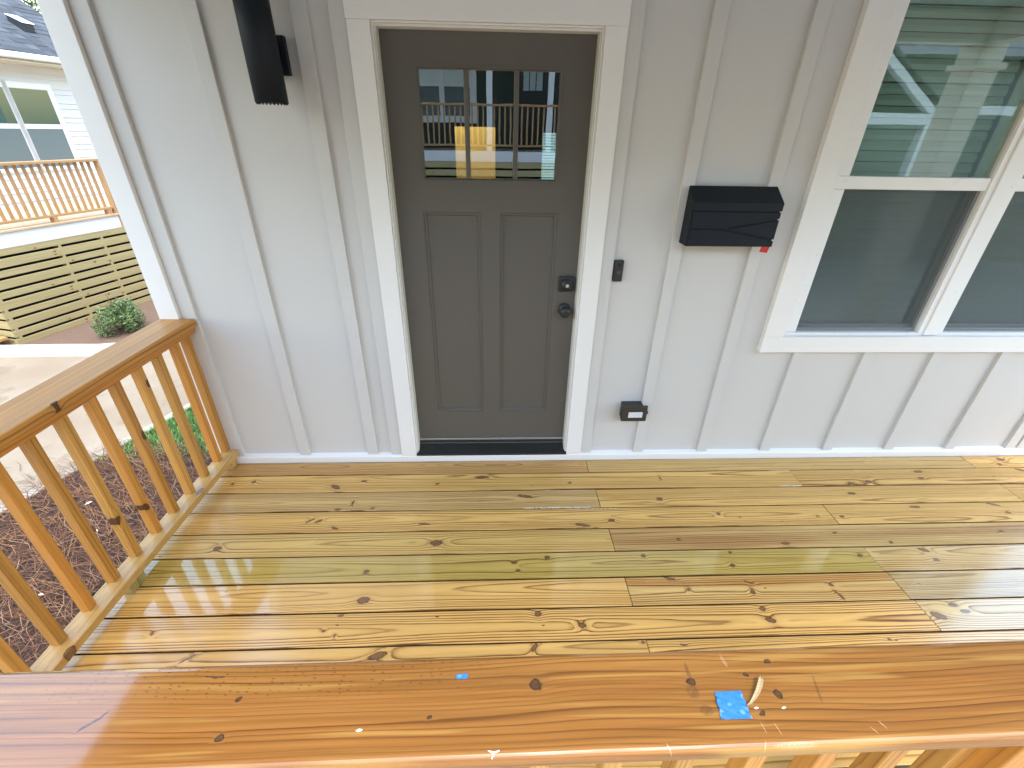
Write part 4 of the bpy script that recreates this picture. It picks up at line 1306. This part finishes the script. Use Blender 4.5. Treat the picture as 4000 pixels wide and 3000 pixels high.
LM = [flat("leaf_a", (0.12, 0.185, 0.05), 0.5, 0.2), flat("leaf_b", (0.07, 0.12, 0.035), 0.5, 0.2), flat("leaf_c", (0.18, 0.26, 0.09), 0.5, 0.2), flat("leaf_d", (0.08, 0.13, 0.06), 0.45, 0.2)]
shrub = wthing("shrub", "round green shrub in front of the neighbour's slat skirting", "shrub", (-5.60, 4.36, GZ))
put("foliage", leaf_cloud("foliage", 3400, (0, 0, 0), 0.33, 0.030, LM, 3, 0.85, 0.8), LM, shrub, (-5.60, 4.36, GZ + 0.31))
mb = MB()
rr = random.Random(2)
for k in range(9):
    a = rr.uniform(0, 6.28)
    q = Vector((math.cos(a) * rr.uniform(0.08, 0.28), math.sin(a) * rr.uniform(0.08, 0.28), rr.uniform(0.35, 0.65)))
    pr = [Vector((math.cos(a) * 0.03, math.sin(a) * 0.03, 0.0)), q * 0.5 + Vector((0, 0, 0.05)), q]
    for p0, p1, r0, r1 in ((pr[0], pr[1], 0.010, 0.007), (pr[1], pr[2], 0.007, 0.003)):
        for (ux, uy) in ((1, 0), (0, 1)):
            mb.poly([p0 + Vector((ux * r0, uy * r0, 0)), p0 - Vector((ux * r0, uy * r0, 0)), p1 - Vector((ux * r1, uy * r1, 0)), p1 + Vector((ux * r1, uy * r1, 0))])
M_bark = flat("bark", (0.11, 0.075, 0.05), 0.9, 0.3, 20)
put("stem", mb.mesh("stem"), M_bark, shrub, (-5.60, 4.36, GZ))


def tree(loc, hgt, rad, seed, label, n=5000, leaf=0.10):
    t_ = wthing("tree", label, "tree", loc, "trees around the houses")
    mb = MB()
    rr = random.Random(seed)
    prof = [(0.22 * hgt / 8, 0), (0.15 * hgt / 8, hgt * 0.2), (0.12 * hgt / 8, hgt * 0.5), (0.03, hgt * 0.85)]
    mb.lathe(prof, 10)
    for k in range(9):
        a = rr.uniform(0, 6.28)
        z0_ = hgt * rr.uniform(0.35, 0.75)
        p0 = Vector((0, 0, z0_))
        p1 = Vector((math.cos(a) * rad * 0.7, math.sin(a) * rad * 0.7, z0_ + hgt * 0.18))
        for (ux, uy, uz) in ((math.sin(a), -math.cos(a), 0), (0, 0, 1)):
            r0, r1 = 0.05, 0.012
            o_ = Vector((ux, uy, uz))
            mb.poly([p0 + o_ * r0, p0 - o_ * r0, p1 - o_ * r1, p1 + o_ * r1])
    put("trunk", mb.mesh("trunk"), M_bark, t_, loc)
    put("crown", leaf_cloud("crown", n, (0, 0, 0), rad, leaf, LM, seed, 1.15, 0.6), LM, t_, (loc[0], loc[1], loc[2] + hgt * 0.68))
    return t_


tree((-13.6, 16.4, GZ), 8.0, 2.0, 21, "leafy green tree rising behind the neighbour's roof")
tree((-8.2, 24.0, GZ), 9.0, 3.0, 41, "wide green tree far behind the drive, right of the white house", 4000, 0.15)
tree((-4.2, 27.0, GZ), 9.5, 3.2, 42, "green tree farthest back behind the lawn strip", 4000, 0.15)
tree((-9.0, -16.0, GZ), 10.0, 3.2, 23, "tall green tree behind the viewer at the left, beyond the drive", 5000, 0.14)
tree((8.0, -17.5, GZ), 10.0, 3.4, 31, "broad green tree directly behind the gabled porch", 5000, 0.15)
tree((12.5, -16.5, GZ), 9.5, 3.2, 32, "rounded green tree right of the gabled porch roof", 5000, 0.15)
tree((15.0, -19.0, GZ), 11.0, 3.5, 24, "tall green tree behind the viewer at the right, past the green house", 5000, 0.14)

# ------------------------------------------------------------------ THE HOUSE OPPOSITE (seen mirrored in the door and window glass)
OG = 0.15
M_green = NT("dark_green_siding")
_o = M_green.obj()
_z = M_green.sep(_o)[2]
_f = M_green.mth('FRACT', M_green.mth('DIVIDE', _z, 0.15))
M_green.set(Base_Color=(0.022, 0.038, 0.032), Roughness=0.55)
M_green.bump(_f, 0.8, 0.012)
M_green = M_green.m
gh = wthing("green_house", "dark green house with white trim opposite the porch, mirrored in the door glass", "house", (0, -11.3, OG))
pbox("wall", -6.0, 6.0, -17.0, -11.3, GZ, 4.3, M_green, gh, 0)
pbox("porch_fascia", -5.0, 5.0, -9.50, -9.46, 1.165, 1.39, M_ntrim, gh, 0.003)
pbox("porch_floor", -5.0, 5.0, -11.29, -9.505, 1.33, 1.39, fm, gh, 0)
zq = 1.16
k = 0
while zq > GZ:
    board("slat", 10.0, 0.13, 0.02, SLM[k % 4], gh, (0, -9.48, zq - 0.065), (math.pi / 2, 0, 0), 0.002, 1)
    zq -= 0.175
    k += 1
pbox("shade_sheet", -4.9, 4.9, -9.80, -9.78, GZ, 1.32, M_void, gh, 0)  # added dark sheet, stands for shade under this porch
for px in (-4.6, -0.068, 1.30, 4.6):
    pbox("porch_post", px - 0.065, px + 0.065, -9.64, -9.51, 1.391, 4.0, M_ntrim, gh, 0.004)
pbox("porch_beam", -5.0, 5.0, -9.66, -9.49, 4.0, 4.25, M_ntrim, gh, 0.003)
rf = MB()
rf.prism([(-6.4, -9.1, 4.26), (-6.4, -9.1, 4.36), (-6.4, -14.0, 6.9), (-6.4, -17.4, 5.0), (-6.4, -17.4, 4.3)], (12.8, 0, 0))
put("roof", rf.mesh("roof"), M_shing, gh)
gw = pbox("window", -2.10, -0.58, -11.32, -11.26, 3.21, 3.36, M_ntrim, gh, 0.003)
for (a, b) in ((-2.10, -1.94), (-1.349, -1.226), (-0.587, -0.41)):
    pbox("frame", a, b, -11.32, -11.255, 1.99, 3.209, M_ntrim, gw, 0.003)
pbox("frame", -1.9395, -0.5875, -11.32, -11.256, 1.99, 2.13, M_ntrim, gw, 0.003)
pbox("frame", -1.9395, -0.5875, -11.32, -11.257, 2.76, 2.81, M_ntrim, gw, 0.003)
pbox("blind", -1.9395, -1.35, -11.32, -11.285, 2.811, 3.209, flat("pale_blind", (0.62, 0.70, 0.72), 0.6), gw, 0)
pbox("blind", -1.2255, -0.5875, -11.32, -11.285, 2.811, 3.209, flat("pale_blind2", (0.62, 0.70, 0.72), 0.6), gw, 0)
pbox("screen", -1.9395, -1.35, -11.32, -11.286, 2.131, 2.7595, M_nscreen, gw, 0)
pbox("screen", -1.2255, -0.5875, -11.32, -11.286, 2.131, 2.7595, M_nscreen, gw, 0)
gd = pbox("door", 0.60, 1.44, -11.32, -11.262, 1.40, 3.36, flat("opposite_door", (0.012, 0.016, 0.016), 0.4), gh, 0.003)
for a in (0.775, 0.945, 1.115):
    pbox("pane", a, a + 0.145, -11.262, -11.256, 2.71, 3.16, flat("pale_pane%d" % int(a * 100), (0.45, 0.55, 0.60), 0.2), gd, 0)
gy = wthing("green_house_railing", "brown porch railing of the green house opposite", "railing", (0, -9.55, 1.39))
board("top_rail", 9.2, 0.10, 0.045, nm[0], gy, (0, -9.55, 2.31), (0, 0, 0), 0.003, 1)
board("bottom_rail", 9.2, 0.08, 0.04, nm[0], gy, (0, -9.55, 1.51), (0, 0, 0), 0.003, 1)
for k in range(72):
    board("baluster", 0.76, 0.035, 0.035, nm[k % 3], gy, (-4.5 + 0.126 * k, -9.55, 1.91), UP, 0.002, 1)
# gabled porch of the next house along, mirrored in the window
gp = wthing("gabled_porch", "white gabled porch frame of the next house along, mirrored in the window", "porch", (8.8, -8.0, GZ))
for px in (8.85, 5.6):
    pbox("porch_post", px - 0.095, px + 0.095, -8.1, -7.91, GZ, 2.04, M_ntrim, gp, 0.003)
pbox("porch_beam", 5.4, 9.0, -8.10, -7.90, 2.045, 2.24, M_ntrim, gp, 0.003)
pbox("eave_board", 8.9, 13.5, -8.15, -7.95, 2.245, 2.40, M_ntrim, gp, 0.003)
mb = MB()
mb.prism([(8.95, -7.9, 2.245), (8.72, -7.9, 2.245), (7.2, -7.9, 3.28), (5.68, -7.9, 2.245), (5.45, -7.9, 2.245), (7.2, -7.9, 3.45)], (0, -0.15, 0))
put("rake_board", mb.mesh("rake_board"), M_ntrim, gp)
pbox("wall", 5.0, 13.5, -13.0, -9.8, GZ, 3.4, flat("sage_siding", (0.15, 0.175, 0.155), 0.6), gp, 0)
rf = MB()
rf.prism([(9.1, -7.85, 2.30), (7.2, -7.85, 3.55), (5.3, -7.85, 2.30), (7.2, -7.85, 3.47)], (0, -3.0, 0))
put("roof", rf.mesh("roof"), M_shing, gp)
rf = MB()
rf.prism([(4.6, -9.4, 3.41), (4.6, -11.4, 4.7), (4.6, -13.4, 3.41)], (9.2, 0, 0))
put("roof", rf.mesh("roof"), M_shing, gp)
